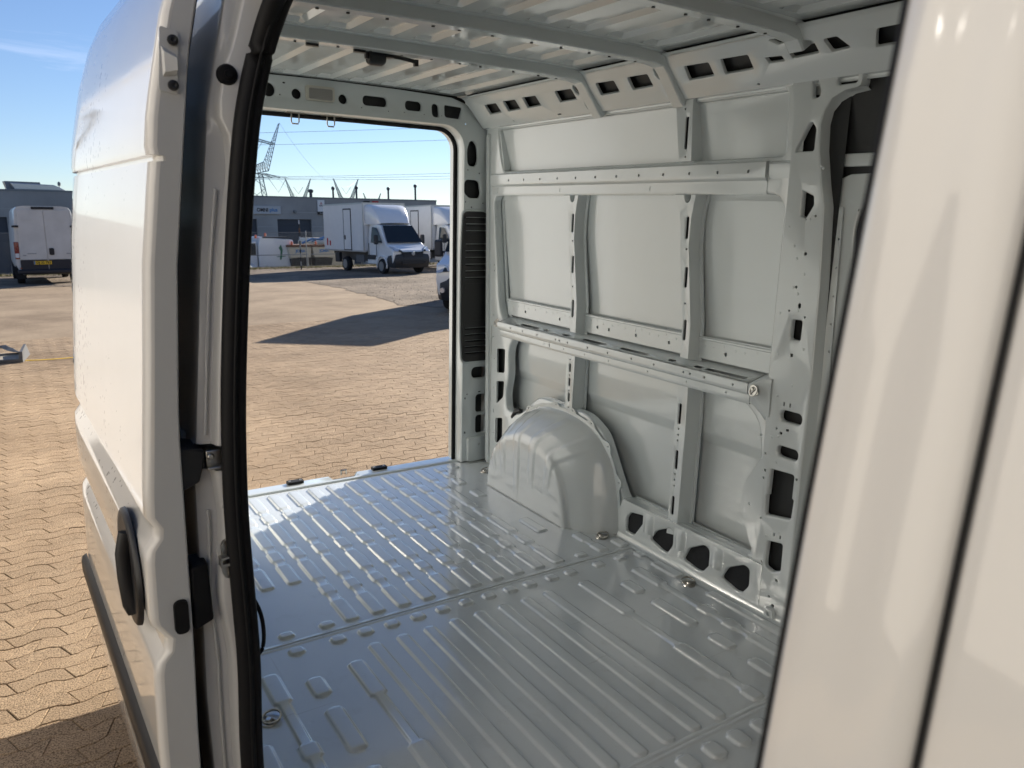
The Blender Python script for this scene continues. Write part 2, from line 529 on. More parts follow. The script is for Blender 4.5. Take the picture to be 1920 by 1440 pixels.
def empty(name, loc=(0, 0, 0), rz=0.0):
    o = bpy.data.objects.new(name, None)
    o.empty_display_size = 0.2
    o.location = loc; o.rotation_euler = (0, 0, R(rz))
    COL.objects.link(o)
    return o

def tag(o, label=None, cat=None, group=None, kind=None):
    if label: o['label'] = label
    if cat: o['category'] = cat
    if group: o['group'] = group
    if kind: o['kind'] = kind
    return o

def copy_tree(o, parent=None):
    c = o.copy(); COL.objects.link(c)
    c.parent = parent
    for ch in list(o.children):
        copy_tree(ch, c)
    return c

def text(name, body, size, m, parent, loc, rot, extrude=0.002, align='CENTER', sx=1.0, bold=0.0):
    cu = bpy.data.curves.new(name, 'FONT')
    cu.body = body; cu.size = size; cu.extrude = extrude; cu.align_x = align; cu.align_y = 'CENTER'
    cu.offset = bold
    t = bpy.data.objects.new(name + '_curve', cu)
    COL.objects.link(t)
    dg = bpy.context.evaluated_depsgraph_get()
    me = bpy.data.meshes.new_from_object(t.evaluated_get(dg))
    bpy.data.objects.remove(t, do_unlink=True)
    me.materials.clear(); me.materials.append(m)
    o = bpy.data.objects.new(name, me)
    COL.objects.link(o)
    o.location = loc; o.rotation_euler = rot; o.scale = (sx, 1, 1)
    if parent: o.parent = parent
    return o

def lerp(tab, x):
    if x <= tab[0][0]: return tab[0][1]
    for (a, b), (c, d) in zip(tab, tab[1:]):
        if x <= c: return b + (d - b) * (x - a) / (c - a)
    return tab[-1][1]

def spline(pts, n):
    """Catmull-Rom through the points"""
    P = [Vector(p) for p in pts]
    out = []
    for i in range(len(P) - 1):
        a, b, c, d = P[max(0, i - 1)], P[i], P[i + 1], P[min(len(P) - 1, i + 2)]
        for k in range(n):
            t = k / n
            out.append(0.5 * ((2 * b) + (c - a) * t + (2 * a - 5 * b + 4 * c - d) * t * t + (3 * b - a - 3 * c + d) * t ** 3))
    out.append(P[-1])
    return out

# ================================================================== THE OPEN CARGO VAN
# van frame: x towards its left side, y towards its rear, z up from the load floor
VAN = empty('cargo_van')
VAN.matrix_world = Matrix(((0.99995, 0.00518, 0.00825, 0), (-0.00493, 0.99952, -0.03056, 0), (-0.00841, 0.03052, 0.99950, 0.625), (0, 0, 0, 1)))
tag(VAN, 'empty white cargo van seen through its open sliding door, bare metal load bay', 'van')

LX = lambda x0: (lambda u, v, d: (x0 + d, u, v))          # face looking to the right (-x), u = y, v = z
RX = lambda x0: (lambda u, v, d: (x0 - d, u, v))
FY = lambda y0: (lambda u, v, d: (u, y0 + d, v))          # face looking forward (-y), u = x, v = z

# ---- load floor with pressed beads
fl = MB()
nx, ny = 40, 60
fl.grid([[(-0.93 + 1.88 * i / nx, -1.75 + 3.91 * j / ny, 0) for i in range(nx + 1)] for j in range(ny + 1)])
floor = fl.obj('floor_panel', FLOORP, VAN, smooth=30)
PW, NW, HH = 0.0220, 0.0135, 0.0085

def bead(x, pads, hw=PW, neck=NW, h=HH, name='floor_rib', along='y'):
    """pads: list of (y_rear, y_front); neighbours are joined by a narrower neck"""
    ymax, ymin = pads[0][0], pads[-1][1]
    ys = set()
    for a, b in pads:
        for d in (0, 0.004, 0.009, 0.016, 0.026):
            ys.update((a - d, b + d))
        ys.update((a + 0.008, b - 0.008))
    ys = sorted(y for y in ys if ymin - 1e-6 <= y <= ymax + 1e-6)
    full = [ys[0] - 0.011, ys[0] - 0.005] + ys + [ys[-1] + 0.005, ys[-1] + 0.011]
    rows = []
    for y in full:
        e = min(y - ymin, ymax - y)
        inpad = 0.0
        for a, b in pads:
            m = min(a - y, y - b)
            if m > -0.012:
                inpad = max(inpad, min(1.0, (m + 0.012) / 0.016))
        inpad = inpad * inpad * (3 - 2 * inpad)
        w = neck + (hw - neck) * inpad
        r = hw * 0.8
        if e < 0: w *= 0.35; hh = 0.0003 if e < -0.008 else 0.0012
        else:
            w *= 0.45 + 0.55 * math.sqrt(max(0, 1 - max(0, 1 - e / r) ** 2))
            hh = h * min(1, 0.35 + e / 0.007)
        hh *= 0.72 + 0.28 * inpad
        row = []
        for k, z in ((-0.85, 0.0002), (-0.55, 0.08), (-0.30, 0.5), (-0.08, 0.93), (0.25, 1.0)):
            row.append((w + (-k) * 0.011 if k <= 0 else w * (1 - k), 0.0002 + hh * z if z > 0.001 else 0.0002))
        pr = [(-dx, z) for dx, z in row] + [(dx, z) for dx, z in reversed(row)]
        rows.append([((x + dx, y, z) if along == 'y' else (y, x + dx, z)) for dx, z in pr])
    return MB().grid(rows).obj(name, FLOORP, floor, smooth=60)

rear_pads = [(2.12, 1.925), (1.872, 1.79), (1.748, 1.52), (1.462, 1.375), (1.328, 1.15), (1.085, 1.02), (0.953, 0.79)]
for k in range(-4, 6):
    bead(0.1 * k - 0.008, rear_pads)
bead(-0.497, rear_pads[:4] + [(1.328, 1.156)])
bead(-0.60, [(1.75, 1.52), (1.46, 1.375), (1.328, 1.156)])
bead(0.615, [(1.258, 1.086)]); bead(0.60, [(2.10, 2.03), (1.98, 1.93), (1.88, 1.80)]); bead(0.60, [(1.70, 1.60)])
bead(0.69, [(2.115, 2.04)])
bead(0.725, [(0.994, 0.909), (0.86, 0.787)]); bead(0.837, [(0.864, 0.779)])
for x in (-0.638, -0.497, -0.4, -0.302, -0.203, -0.104, -0.006, 0.091, 0.188, 0.278, 0.383, 0.475, 0.62, 0.734):
    bead(x, [(0.722, 0.678)], hw=0.021)
for x in (-0.638, -0.498, 0.612): bead(x, [(0.828, 0.79)], hw=0.021)
bead(0.833, [(0.712, 0.655)], hw=0.016)
for k in range(-4, 4): bead(0.1 * k - 0.004 + 0.003 * k / 4, [(0.617, -0.255)], hw=0.0175, h=0.0068)
bead(0.465, [(0.612, 0.336), (0.088, -0.118), (-0.196, -0.254)], neck=0.008)
bead(-0.50, [(0.549, 0.355), (0.102, -0.118), (-0.196, -0.254)], neck=0.008)
for s, x in ((1, 0.610), (-1, -0.642)): bead(x, [(0.529, 0.43)]); bead(x, [(0.36, 0.155)]); bead(x, [(0.077, -0.02)]); bead(x, [(-0.095, -0.20)])
bead(0.725, [(0.595, 0.434), (0.235, 0.18), (0.115, 0.065), (0.004, -0.13)], neck=0.009)
bead(-0.755, [(0.61, 0.457), (0.245, 0.19), (0.115, 0.065), (0.004, -0.13)], neck=0.009)
bead(0.834, [(0.602, 0.444)]); bead(0.834, [(0.30, -0.12)], hw=0.018); bead(-0.86, [(0.30, -0.12)], hw=0.018)
for k in range(-6, 7): bead(0.097 * k - 0.02, [(-0.31, -0.37)], hw=0.023)
for k in range(-4, 5): bead(0.1 * k, [(-0.45, -1.25)], hw=0.0175)
for y in (0.748, 0.763, -0.268, -0.284): bead(y, [(0.86, -0.88)], hw=0.0022, neck=0.002, h=0.0022, name='floor_seam', along='x')

# rear sill with its groove, rubber pads and latch notch
sl = MB()
prof = [(2.155, 0.001), (2.160, 0.008), (2.176, 0.009), (2.182, 0.003), (2.24, 0.002), (2.262, 0.0), (2.275, -0.012), (2.28, -0.06), (2.28, -0.16)]
xs = [-0.80, -0.5, -0.2, 0.03, 0.06, 0.16, 0.19, 0.4, 0.79]
sl.grid([[(x, y - (0.022 if 0.05 < x < 0.17 and y > 2.2 else 0), z - (0.02 if 0.05 < x < 0.17 and y > 2.23 else 0)) for (y, z) in prof] for x in xs])
sl.obj('rear_sill', INNER, VAN, smooth=35)
for x in (-0.155, 0.315):
    pd = MB().plate(rect(x - 0.042, 2.222, x + 0.042, 2.262, 0.006), [], lambda u, v, d: (u, v, 0.016 - d), skirt=0.014)
    pd = pd.obj('sill_buffer', RUBBER, VAN, smooth=30)
    for dx in (-0.028, 0.028): MB().lathe([(0.0, 0.02), (0.005, 0.019), (0.006, 0.016)], (x + dx, 2.243, 0), n=10).obj('screw', ZINC, pd)
lt = MB(); lt.tube([(0.10, 2.255, 0), (0.10, 2.255, 0.024)], 0.004); lt.tube([(0.128, 2.255, 0), (0.128, 2.255, 0.024)], 0.004); lt.tube([(0.097, 2.255, 0.024), (0.131, 2.255, 0.024)], 0.004)
lt.obj('sill_striker', ZINC, VAN)

# ---- left side: outer skin
SK = [(-0.32, 0.975), (-0.12, 0.99), (0.1, 1.0), (0.522, 1.0), (0.535, 0.999), (0.570, 0.984), (0.584, 0.982), (0.8, 0.984), (1.2, 0.975), (1.5, 0.958), (1.62, 0.945), (1.84, 0.915), (1.93, 0.875), (1.99, 0.805), (2.025, 0.70), (2.035, 0.55)]
zz = [z for z, _ in SK]
SKI = [(-0.32, 0.965), (0.1, 0.985), (0.520, 0.985), (0.535, 0.984), (0.570, 0.966), (0.584, 0.964), (0.8, 0.958), (1.2, 0.948), (1.5, 0.940), (1.62, 0.935), (1.84, 0.910), (1.93, 0.87), (1.99, 0.80), (2.025, 0.695), (2.035, 0.55)]
m_ = MB()
zfine = sorted(set(zz + [0.3, 0.4, 0.7, 0.95, 1.35, 1.7, 1.78, 1.88, 1.96]))
ycol = [-1.45, -1.0, -0.5, 0.0, 0.4, 0.8, 1.2, 1.6, 2.0, 2.16, 2.22, 2.245]
m_.grid([[(lerp(SKI, z) - (0.02 if y > 2.2 else 0) - (0.03 if y > 2.24 else 0), y, z) for y in [0.06] + ycol[4:]] for z in zfine])
m_.obj('left_side_skin', INNER, VAN, smooth=50)
o_ = MB()
o_.grid([[(lerp(SK, z) + 0.004 - (0.02 if y > 2.2 else 0) - (0.03 if y > 2.24 else 0), y, z) for y in ycol] for z in zfine])
o_.obj('left_outer_panel', OUTER, VAN, smooth=50)

# ---- left side: inner frame sheet with the three tiers of openings
fr = MB()
win_mid = rp_([(0.172, 0.832), (1.90, 0.832), (1.950, 0.92), (1.985, 1.20), (2.02, 1.49), (0.172, 1.49)], [0.03, 0.05, 0.05, 0.2, 0.05, 0.07], 5)
win_low = rp_([(0.175, 0.19), (0.86, 0.175), (0.885, 0.20), (1.03, 0.44), (1.16, 0.50), (1.55, 0.50), (1.73, 0.36), (1.85, 0.36), (1.862, 0.45), (1.835, 0.56), (1.845, 0.69), (1.80, 0.765), (0.27, 0.765), (0.185, 0.70), (0.165, 0.56)],
              [0.02, 0.01, 0.03, 0.05, 0.05, 0.05, 0.05, 0.03, 0.03, 0.04, 0.04, 0.06, 0.05, 0.05, 0.06], 4)
win_top = rp_([(0.19, 1.612), (1.93, 1.612), (1.965, 1.70), (1.99, 1.838), (0.20, 1.838)], [0.02, 0.01, 0.1, 0.02, 0.05], 5)
dholes = [rp_([(1.878, 0.56), (1.955, 0.548), (1.958, 0.682), (1.876, 0.692)], 0.016), rp_([(1.886, 0.425), (1.953, 0.372), (1.958, 0.50), (1.88, 0.514)], 0.014), rp_([(1.89, 0.16), (1.96, 0.15), (1.962, 0.29), (1.89, 0.306)], 0.014)]
tiny = [disc(2.0, z, 0.0045, 8) for z in (1.38, 1.35, 1.13, 1.10, 0.86, 0.74)] + [disc(1.985, z, 0.004, 8) for z in (0.62, 0.46, 0.33, 0.32, 0.20)]
fr.plate([(0.12, 0.006), (2.055, 0.006), (2.075, 1.0), (2.098, 1.845), (0.12, 1.845)], [win_mid, win_low, win_top], LX(0.893), rim=0.010, lip=0.034, small=tiny + dholes)
fr.plate([(2.02, 0.02), (2.05, 0.02), (2.092, 1.80), (2.062, 1.80)], [], LX(0.884), skirt=0.012, splay=0.004)
fr.obj('left_side_frame', INNER, VAN, smooth=42)
# dark sealer lines and inner reveal round the mid and low openings
rv = MB()
for w, off in ((win_mid, 0.006),):
    a = offset(w, off); b = offset(w, -0.022)
    rv.prism([[(0.934, p[0], p[1]) for p in a], [(0.940, p[0], p[1]) for p in a], [(0.9385, p[0], p[1]) for p in b], [(0.946, p[0], p[1]) for p in b]], False)
rv.obj('opening_flange', INNER, VAN, smooth=60)

# upper rail
ur = MB()
pr = [(0.95, 1.612), (0.912, 1.608), (0.905, 1.603), (0.882, 1.600), (0.876, 1.594)]
y0, y1 = 0.248, 2.03
ur.grid([[(x, y, z) for (x, z) in pr] for y in (y0, y1)])
ur.plate(rect(y0, 1.548, y1, 1.594), [], LX(0.876), small=[disc(0.32 + 0.1395 * k, 1.5655, 0.0058, 9) for k in range(12)])
ur.grid([[(x, y, z) for (x, z) in [(0.876, 1.548), (0.880, 1.541), (0.889, 1.535), (0.891, 1.53)]] for y in (y0, y1)])
ur.plate(rect(y0, 1.497, y1, 1.53), [], LX(0.891), small=[disc(0.822, 1.513, 0.005, 10, 0.009), disc(1.43, 1.513, 0.005, 10, 0.009), disc(1.98, 1.513, 0.006, 10, 0.010)])
ur.grid([[(x, y, z) for (x, z) in [(0.891, 1.497), (0.895, 1.490), (0.925, 1.488), (0.962, 1.487), (0.966, 1.470)]] for y in (y0, y1)])
for y in (y0, y1): ur.add([(0.95, y, 1.612), (0.876, y, 1.594), (0.876, y, 1.548), (0.891, y, 1.53), (0.891, y, 1.497), (0.95, y, 1.488)], [(0, 1, 2, 3, 4, 5)])
rail_u = ur.obj('upper_rail', INNER, VAN, smooth=32)
for k in range(16):        # spot weld dimples along its top
    y = 0.30 + 0.108 * k + random.uniform(-0.02, 0.02)
    MB().lathe([(0.0065, 0.0005), (0.005, -0.0012), (0.0, -0.0016)], (0.8925, y, 1.6015), n=10).obj('spot_weld', INNER, rail_u)
# joint piece to the pillar
jp = MB()
jp.grid([[(x, y, z) for (x, z) in [(0.95, 1.606), (0.895, 1.600), (0.882, 1.588), (0.884, 1.552), (0.893, 1.54), (0.895, 1.51), (0.93, 1.495)]] for y in (0.10, 0.238)])
jp.obj('rail_joint', INNER, VAN, smooth=40)

# belt rail: sloping shelf with slots over a stepped face
br = MB()
b0, b1 = 0.222, 1.90
shelf = lambda u, v, d: (v + d * 0.3, u, 0.838 + (v - 0.858) * 0.30 - d)
slots = [(1.72, 1.565), (1.515, 1.485), (1.36, 1.315), (1.205, 1.05), (0.945, 0.775), (0.652, 0.615), (0.51, 0.47), (0.452, 0.256)]
br.plate(rect(b0, 0.861, b1, 0.944), [rect(b, 0.879, a, 0.899, 0.0095, 4) for a, b in slots], shelf, rim=0.0015, lip=0.002)
br.grid([[(x, y, z) for (x, z) in [(0.861, 0.8389), (0.857, 0.8375), (0.855, 0.8335)]] for y in (b0, b1)])
br.plate(rect(b0, 0.806, b1, 0.8335), [], LX(0.855), small=[disc(y, 0.8205, 0.005, 9) for y in (0.289, 0.426, 0.50, 0.535, 0.70, 0.836, 0.99, 1.13, 1.28, 1.345, 1.375, 1.53, 1.66, 1.773)])
br.grid([[(x, y, z) for (x, z) in [(0.855, 0.806), (0.858, 0.801), (0.868, 0.797), (0.871, 0.793)]] for y in (b0, b1)])
br.plate(rect(b0, 0.765, b1, 0.793), [], LX(0.871), small=[disc(y, 0.781, 0.0035, 8) for y in (0.33, 0.53, 0.75, 1.0, 1.17, 1.33, 1.49, 1.62)] + [disc(1.445, 0.781, 0.004, 10, 0.010)])
br.grid([[(x, y, z) for (x, z) in [(0.871, 0.765), (0.874, 0.760), (0.90, 0.758), (0.966, 0.757)]] for y in (b0, b1)])
for y in (b0, b1): br.add([(0.944, y, 0.8628), (0.861, y, 0.8389), (0.855, y, 0.8335), (0.855, y, 0.806), (0.871, y, 0.793), (0.871, y, 0.765), (0.966, y, 0.757)], [(0, 1, 2, 3, 4, 5, 6)])
rail_b = br.obj('belt_rail', INNER, VAN, smooth=32)
bj = MB()   # swept joint from rail to pillar
P0 = [(0.944, 0.8628), (0.861, 0.8385), (0.857, 0.837), (0.855, 0.833), (0.8555, 0.806), (0.871, 0.793), (0.8715, 0.765), (0.89, 0.757)]
P1 = [(0.93, 0.885), (0.874, 0.868), (0.8725, 0.862), (0.872, 0.85), (0.873, 0.795), (0.8745, 0.77), (0.875, 0.735), (0.89, 0.71)]
bj.grid([[(x + (x1 - x) * k, yy, z + (z1 - z) * k) for (x, z), (x1, z1) in zip(P0, P1)] for yy, k in ((0.219, 0.0), (0.205, 0.12), (0.185, 0.5), (0.165, 0.88), (0.135, 1.0))])
bj.obj('rail_joint', INNER, VAN, smooth=60)
bl = MB()   # backing ledge above the shelf
bl.plate(rp_([(0.17, 0.872), (1.92, 0.872), (1.92, 0.945), (0.175, 0.962)], 0.008), [], LX(0.932), skirt=0.006, small=[disc(y, 0.905, 0.0075, 9) for y in (0.19, 0.40, 0.70, 0.90, 1.08, 1.16, 1.45, 1.75)])
bl.grid([[(x, y, z) for (x, z) in [(0.932, 0.944), (0.926, 0.948), (0.926, 0.954), (0.932, 0.958)]] for y in (0.175, 1.92)])
bl.obj('belt_backing', INNER, VAN, smooth=35)

# uprights
def upright(name, outline, slots, dots, x0, depth, flange=0.0, splay=0.010):
    u = MB()
    u.plate(outline, [rect(a - 0.007, b, a + 0.007, c, 0.0068, 4) for a, b, c in slots], LX(x0), skirt=depth, splay=splay, rim=0.003, lip=0.003, small=[disc(a, b, 0.0045, 9) for a, b in dots])
    if flange:
        o1 = offset(outline, splay); o2 = offset(outline, splay + flange)
        u.prism([[(x0 + depth, p[0], p[1]) for p in o1], [(x0 + depth + 0.003, p[0], p[1]) for p in o2], [(x0 + depth + 0.009, p[0], p[1]) for p in o2]], False)
    o = u.obj(name, INNER, VAN, smooth=40)
    MB().add([(x0 + 0.018, p[0], p[1]) for p in offset(outline, -0.001)], [tuple(range(len(outline)))]).obj('cavity_shade_sheet', CAVITYSHADE, o, smooth=0)  # dark sheet paints the shade seen through the slots
    return o

def up_mid(yt, yb):
    notch = [(yt + 0.018, 1.488), (yt + 0.017, 1.474), (yt + 0.010, 1.462), (yt, 1.458), (yt - 0.010, 1.462), (yt - 0.017, 1.474), (yt - 0.018, 1.488)]
    ol = [(yb - 0.022, 0.868), (yb + 0.020, 0.868)] + [(yb + 0.021, 1.0), (yt + 0.020, 1.28), (yt + 0.026, 1.37), (yt + 0.040, 1.43), (yt + 0.062, 1.475), (yt + 0.068, 1.488)] + notch + [(yt - 0.042, 1.488), (yt - 0.036, 1.46), (yt - 0.026, 1.40), (yt - 0.024, 1.30), (yb - 0.022, 1.0)]
    lp = lambda z: yb + (yt - yb) * (z - 0.87) / 0.62
    upright('window_upright', ol, [(lp(1.365), 1.325, 1.408), (lp(1.18), 1.141, 1.219), (lp(0.978), 0.938, 1.017)], [(lp(1.287), 1.287), (lp(1.08), 1.08)], 0.884, 0.046, flange=0.012)
up_mid(0.607, 0.566)
up_mid(1.325, 1.282)
upright('lower_upright', [(0.535, 0.135), (0.59, 0.125), (0.590, 0.60), (0.590, 0.762), (0.532, 0.762), (0.530, 0.60)], [(0.566, 0.600, 0.684), (0.566, 0.411, 0.490), (0.568, 0.214, 0.294)], [(0.566, 0.58), (0.566, 0.555), (0.566, 0.532), (0.567, 0.39), (0.567, 0.365), (0.567, 0.34)], 0.884, 0.062, flange=0.012, splay=0.010)
upright('lower_upright', [(1.27, 0.44), (1.325, 0.44), (1.325, 0.762), (1.262, 0.762)], [(1.298, 0.675, 0.715), (1.298, 0.605, 0.645), (1.298, 0.53, 0.572)], [(1.298, 0.735), (1.298, 0.66), (1.298, 0.585), (1.298, 0.50)], 0.888, 0.060, flange=0.012, splay=0.010)
upright('top_upright', [(0.60, 1.612), (0.665, 1.612), (0.70, 1.832), (0.612, 1.832)], [(0.635, 1.655, 1.772)], [(0.632, 1.628), (0.648, 1.80)], 0.882, 0.05, flange=0.016, splay=0.008)
rh = MB(); rh.plate(rp_([(1.93, 1.615), (1.985, 1.615), (2.06, 1.84), (1.985, 1.84)], 0.01), [rect(1.968, 1.65, 1.978, 1.72, 0.005)], LX(0.900), skirt=0.03, splay=0.01, rim=0.003)
rh.obj('rear_upright', INNER, VAN, smooth=40)

# rocker with four rounded openings (black foam behind) and pressed dimples between
rk = MB()
tri = [[(0.83, 0.045), (0.778, 0.045), (0.712, 0.142), (0.73, 0.152), (0.805, 0.140), (0.83, 0.110)],
       [(0.678, 0.066), (0.60, 0.043), (0.575, 0.043), (0.545, 0.09), (0.548, 0.150), (0.57, 0.155), (0.645, 0.115)],
       [(0.482, 0.054), (0.405, 0.040), (0.378, 0.043), (0.346, 0.085), (0.352, 0.148), (0.378, 0.155), (0.455, 0.112)],
       [(0.282, 0.060), (0.205, 0.040), (0.18, 0.043), (0.152, 0.082), (0.155, 0.148), (0.18, 0.154), (0.255, 0.112)]]
rk.plate(rp_([(0.10, 0.012), (0.872, 0.004), (0.885, 0.12), (0.86, 0.185), (0.10, 0.190)], 0.01), [rp_(t, 0.014, 3) for t in tri], LX(0.876), skirt=0.03, rim=0.007, lip=0.010, small=[disc(y, 0.105, 0.005, 9) for y in (0.685, 0.50, 0.305)])
rocker = rk.obj('rocker_panel', INNER, VAN, smooth=42)
for t in tri:
    a = rp_(offset(t, 0.004), 0.014, 3)
    MB().plate(a, [], LX(0.889), skirt=0.004).obj('foam_plug', FOAM, rocker, smooth=30)
for y in (0.69, 0.505, 0.31):
    dm = MB()
    rows = []
    for i in range(7):
        a = i / 6
        rows.append([(0.8755 - 0.014 * math.sin(math.pi * min(1, max(0, (j - 1) / 6))) ** 0.7 * (1 - a) ** 0.6 * (1 if 0 < j < 8 else 0), y + 0.035 - 0.07 * j / 8, 0.088 + 0.085 * a) for j in range(9)])
    dm.grid(rows); dm.grid([[(0.8755, p[1], 0.086) for p in rows[0]], rows[0]])
    dm.obj('pressed_dimple', INNER, rocker, smooth=70)
MB().grid([[(0.952, y, 0.188), (0.953, y, 0.178), (0.868, y, 0.192)] for y in (0.10, 0.86)]).obj('rocker_ledge', INNER, VAN, smooth=40)
fs_ = MB()   # floor to rocker joint flange
fs_.grid([[(x, y, z) for x, z in [(0.842, 0.0035), (0.862, 0.004), (0.872, 0.010), (0.877, 0.03)]] for y in (-1.4, 0.88)])
fs_.obj('floor_flange', INNER, VAN, smooth=60)
for y in (0.045, -0.03):
    MB().plate(rp_([(y - 0.02, 0.012), (y + 0.02, 0.012), (y + 0.016, 0.042), (y - 0.016, 0.042)], 0.006), [rect(y - 0.007, 0.017, y + 0.007, 0.030, 0.004)], LX(0.862), skirt=0.012, splay=0.004, rim=0.003).obj('rocker_tab', INNER, rocker, smooth=50)

# centre pillar
cp = MB()
ol = [(-0.012, 0.03), (0.135, 0.03), (0.150, 0.18), (0.146, 0.56), (0.150, 0.9), (0.150, 1.45), (0.155, 1.75), (0.175, 1.843), (-0.075, 1.843), (-0.072, 1.80), (-0.02, 1.795), (0.025, 1.775), (0.048, 1.74), (0.056, 1.70), (0.050, 1.62), (0.030, 1.52), (0.012, 1.45), (-0.004, 1.2), (-0.012, 0.9)]
holes = [rp_([(0.14, 1.622), (0.070, 1.622), (0.070, 1.69), (0.088, 1.712), (0.100, 1.70)], 0.008), rp_([(0.094, 1.499), (0.053, 1.482), (0.049, 1.455), (0.073, 1.413), (0.092, 1.42)], 0.004),
         rect(0.045, 1.015, 0.085, 1.082, 0.008), rect(0.006, 0.731, 0.092, 0.770, 0.0195, 5), rect(0.006, 0.605, 0.09, 0.643, 0.019, 5),
         rp_([(0.008, 0.395), (0.112, 0.378), (0.116, 0.45), (0.109, 0.452), (0.108, 0.55), (0.012, 0.555), (0.012, 0.47), (0.004, 0.468)], 0.009),
         rp_([(0.026, 0.195), (0.06, 0.178), (0.092, 0.188), (0.09, 0.285), (0.028, 0.296)], 0.009), rp_([(0.094, 1.783), (0.070, 1.783), (0.066, 1.80), (0.078, 1.834), (0.10, 1.832)], 0.008), rect(-0.058, 1.812, 0.010, 1.836, 0.011, 5)]
small = [disc(0.06, 1.13, 0.0065, 10, 0.010), disc(0.08, 1.19, 0.005), disc(0.098, 1.06 + 0.05, 0.004), disc(0.035, 1.095, 0.004), rect(0.065, 0.957, 0.076, 0.968), disc(0.058, 1.30, 0.006),
         disc(0.07, 1.41, 0.004), disc(0.035, 1.42, 0.004), rect(0.077, 0.785, 0.083, 0.799), rect(0.052, 0.785, 0.058, 0.799), rect(0.05, 0.700, 0.061, 0.709), rect(0.075, 0.683, 0.086, 0.692),
         disc(0.10, 0.70, 0.004), disc(0.185, 0.755, 0.0045), disc(0.165, 0.66, 0.004), disc(0.135, 0.60, 0.004), rect(0.125, 0.535, 0.134, 0.544), disc(0.133, 0.51, 0.004), rect(-0.005, 0.54, 0.003, 0.549),
         rect(0.062, 0.312, 0.068, 0.325), rect(0.036, 0.312, 0.042, 0.325), disc(0.128, 0.36, 0.004), disc(0.105, 0.20, 0.004), rect(0.03, 0.152, 0.042, 0.160), disc(0.04, 0.055, 0.007), disc(0.06, 0.083, 0.005)]
cp.plate(rp_(ol, 0.012, 2), holes, LX(0.878), skirt=0.045, splay=0.006, rim=0.007, lip=0.014, small=small)
cpil = cp.obj('centre_pillar', INNER, VAN, smooth=42)
cg = MB()  # gusset panel in front of the lower opening
cg.plate(rp_([(0.14, 0.19), (0.17, 0.24), (0.235, 0.38), (0.215, 0.47), (0.16, 0.575), (0.135, 0.575), (0.135, 0.19)], 0.01), [], LX(0.888), skirt=0.06, splay=0.014, small=[disc(0.19, 0.39, 0.006)])
cg.obj('pillar_gusset', INNER, VAN, smooth=45)
for i in range(26):
    z = 0.25 + 1.35 * random.random(); y = 0.02 + 0.12 * random.random()
    if any(inside(y, z, offset(h, 0.012)) for h in holes): continue
    MB().lathe([(0.005, 0.0006), (0.0035, -0.0012), (0.0, -0.0016)], (0.8775, y, z), axis='x', n=8).obj('spot_weld', INNER, cpil)
cs = MB()  # stepped return towards the front
PE = [(0.03, -0.012), (0.9, -0.012), (1.2, -0.004), (1.45, 0.012), (1.52, 0.030), (1.62, 0.050), (1.70, 0.056), (1.74, 0.048), (1.775, 0.025), (1.795, -0.02), (1.80, -0.07)]
cs.grid([[(x, lerp(PE, z) + dy, z - (0.01 if z > 1.76 and x > 0.9 else 0)) for (x, dy) in [(0.878, 0.002), (0.880, -0.004), (0.900, -0.010), (0.918, -0.013), (0.920, -0.018), (0.9225, -0.03)]] for z in (0.03, 0.5, 0.9, 1.05, 1.2, 1.35, 1.45, 1.52, 1.57, 1.62, 1.66, 1.70, 1.74, 1.775, 1.795, 1.80)])
cs.obj('pillar_return', INNER, VAN, smooth=40)
ps = MB(); ps.plate(rp_([(-0.03, 0.85), (-0.055, 0.85), (-0.034, 1.45), (-0.012, 1.45)], 0.006), [], LX(0.9165), skirt=0.003, small=[disc(-0.030 - 0.003 * k, 1.35 - 0.09 * k, 0.004) for k in range(5)])
ps.obj('pillar_seam_strip', INNER, VAN, smooth=40)
fp = MB()
arch = [(0.034, 1.612), (0.037, 1.675), (0.032, 1.719), (-0.007, 1.765), (-0.07, 1.777), (-0.60, 1.782), (-0.60, 1.612)]
fp.plate([(-1.45, 0.006), (-0.03, 0.006), (-0.03, 1.40), (0.01, 1.50), (0.045, 1.62), (0.045, 1.845), (-1.45, 1.845)], [rp_(arch, 0.01), rp_([(0.010, 1.532), (0.014, 1.572), (-0.30, 1.572), (-0.30, 1.555), (-0.04, 1.55)], 0.006), rp_([(-0.075, 1.40), (-0.10, 1.47), (-0.16, 1.50), (-0.6, 1.50), (-0.6, 0.95), (-0.10, 0.95)], 0.05, 6), rect(-0.6, 0.25, -0.12, 0.75, 0.06, 6), rect(-1.3, 0.95, -0.7, 1.5, 0.06, 6), rect(-1.3, 0.25, -0.7, 0.75, 0.06, 6)],
         LX(0.925), rim=0.006, lip=0.006, small=[disc(-0.085, 1.44, 0.006), disc(-0.075, 1.38, 0.004)])
fp.obj('front_side_frame', INNER, VAN, smooth=42)
bp_ = MB(); bp_.grid([[(min(0.945, lerp(SK, z) - 0.006), y, z) for y in (-1.45, 0.055)] for z in (0.0, 1.2, 1.5, 1.62, 1.70, 1.78, 1.84)]); bp_.obj('front_shade_sheet', CAVITYSHADE, VAN)  # dark sheet as the shade behind the front openings

cl_ = MB(); cl_.grid([[(0.915, y, z) for y in (-0.02, 0.14)] for z in (0.03, 1.84)]); cl_.grid([[(0.925, y, z) for y in (1.86, 1.99)] for z in (0.03, 0.75)]); cl_.grid([[(0.9, y, z) for y in (0.26, 2.0)] for z in (1.50, 1.59)]); cl_.grid([[(0.885, y, z) for y in (0.23, 1.89)] for z in (0.77, 0.835)]); cl_.grid([[(x, y, 0.822) for y in (0.23, 1.89)] for x in (0.862, 0.94)]); cl_.obj('pillar_shade_sheet', CAVITYSHADE, VAN)  # dark sheets set behind pillar and rail holes as their shade
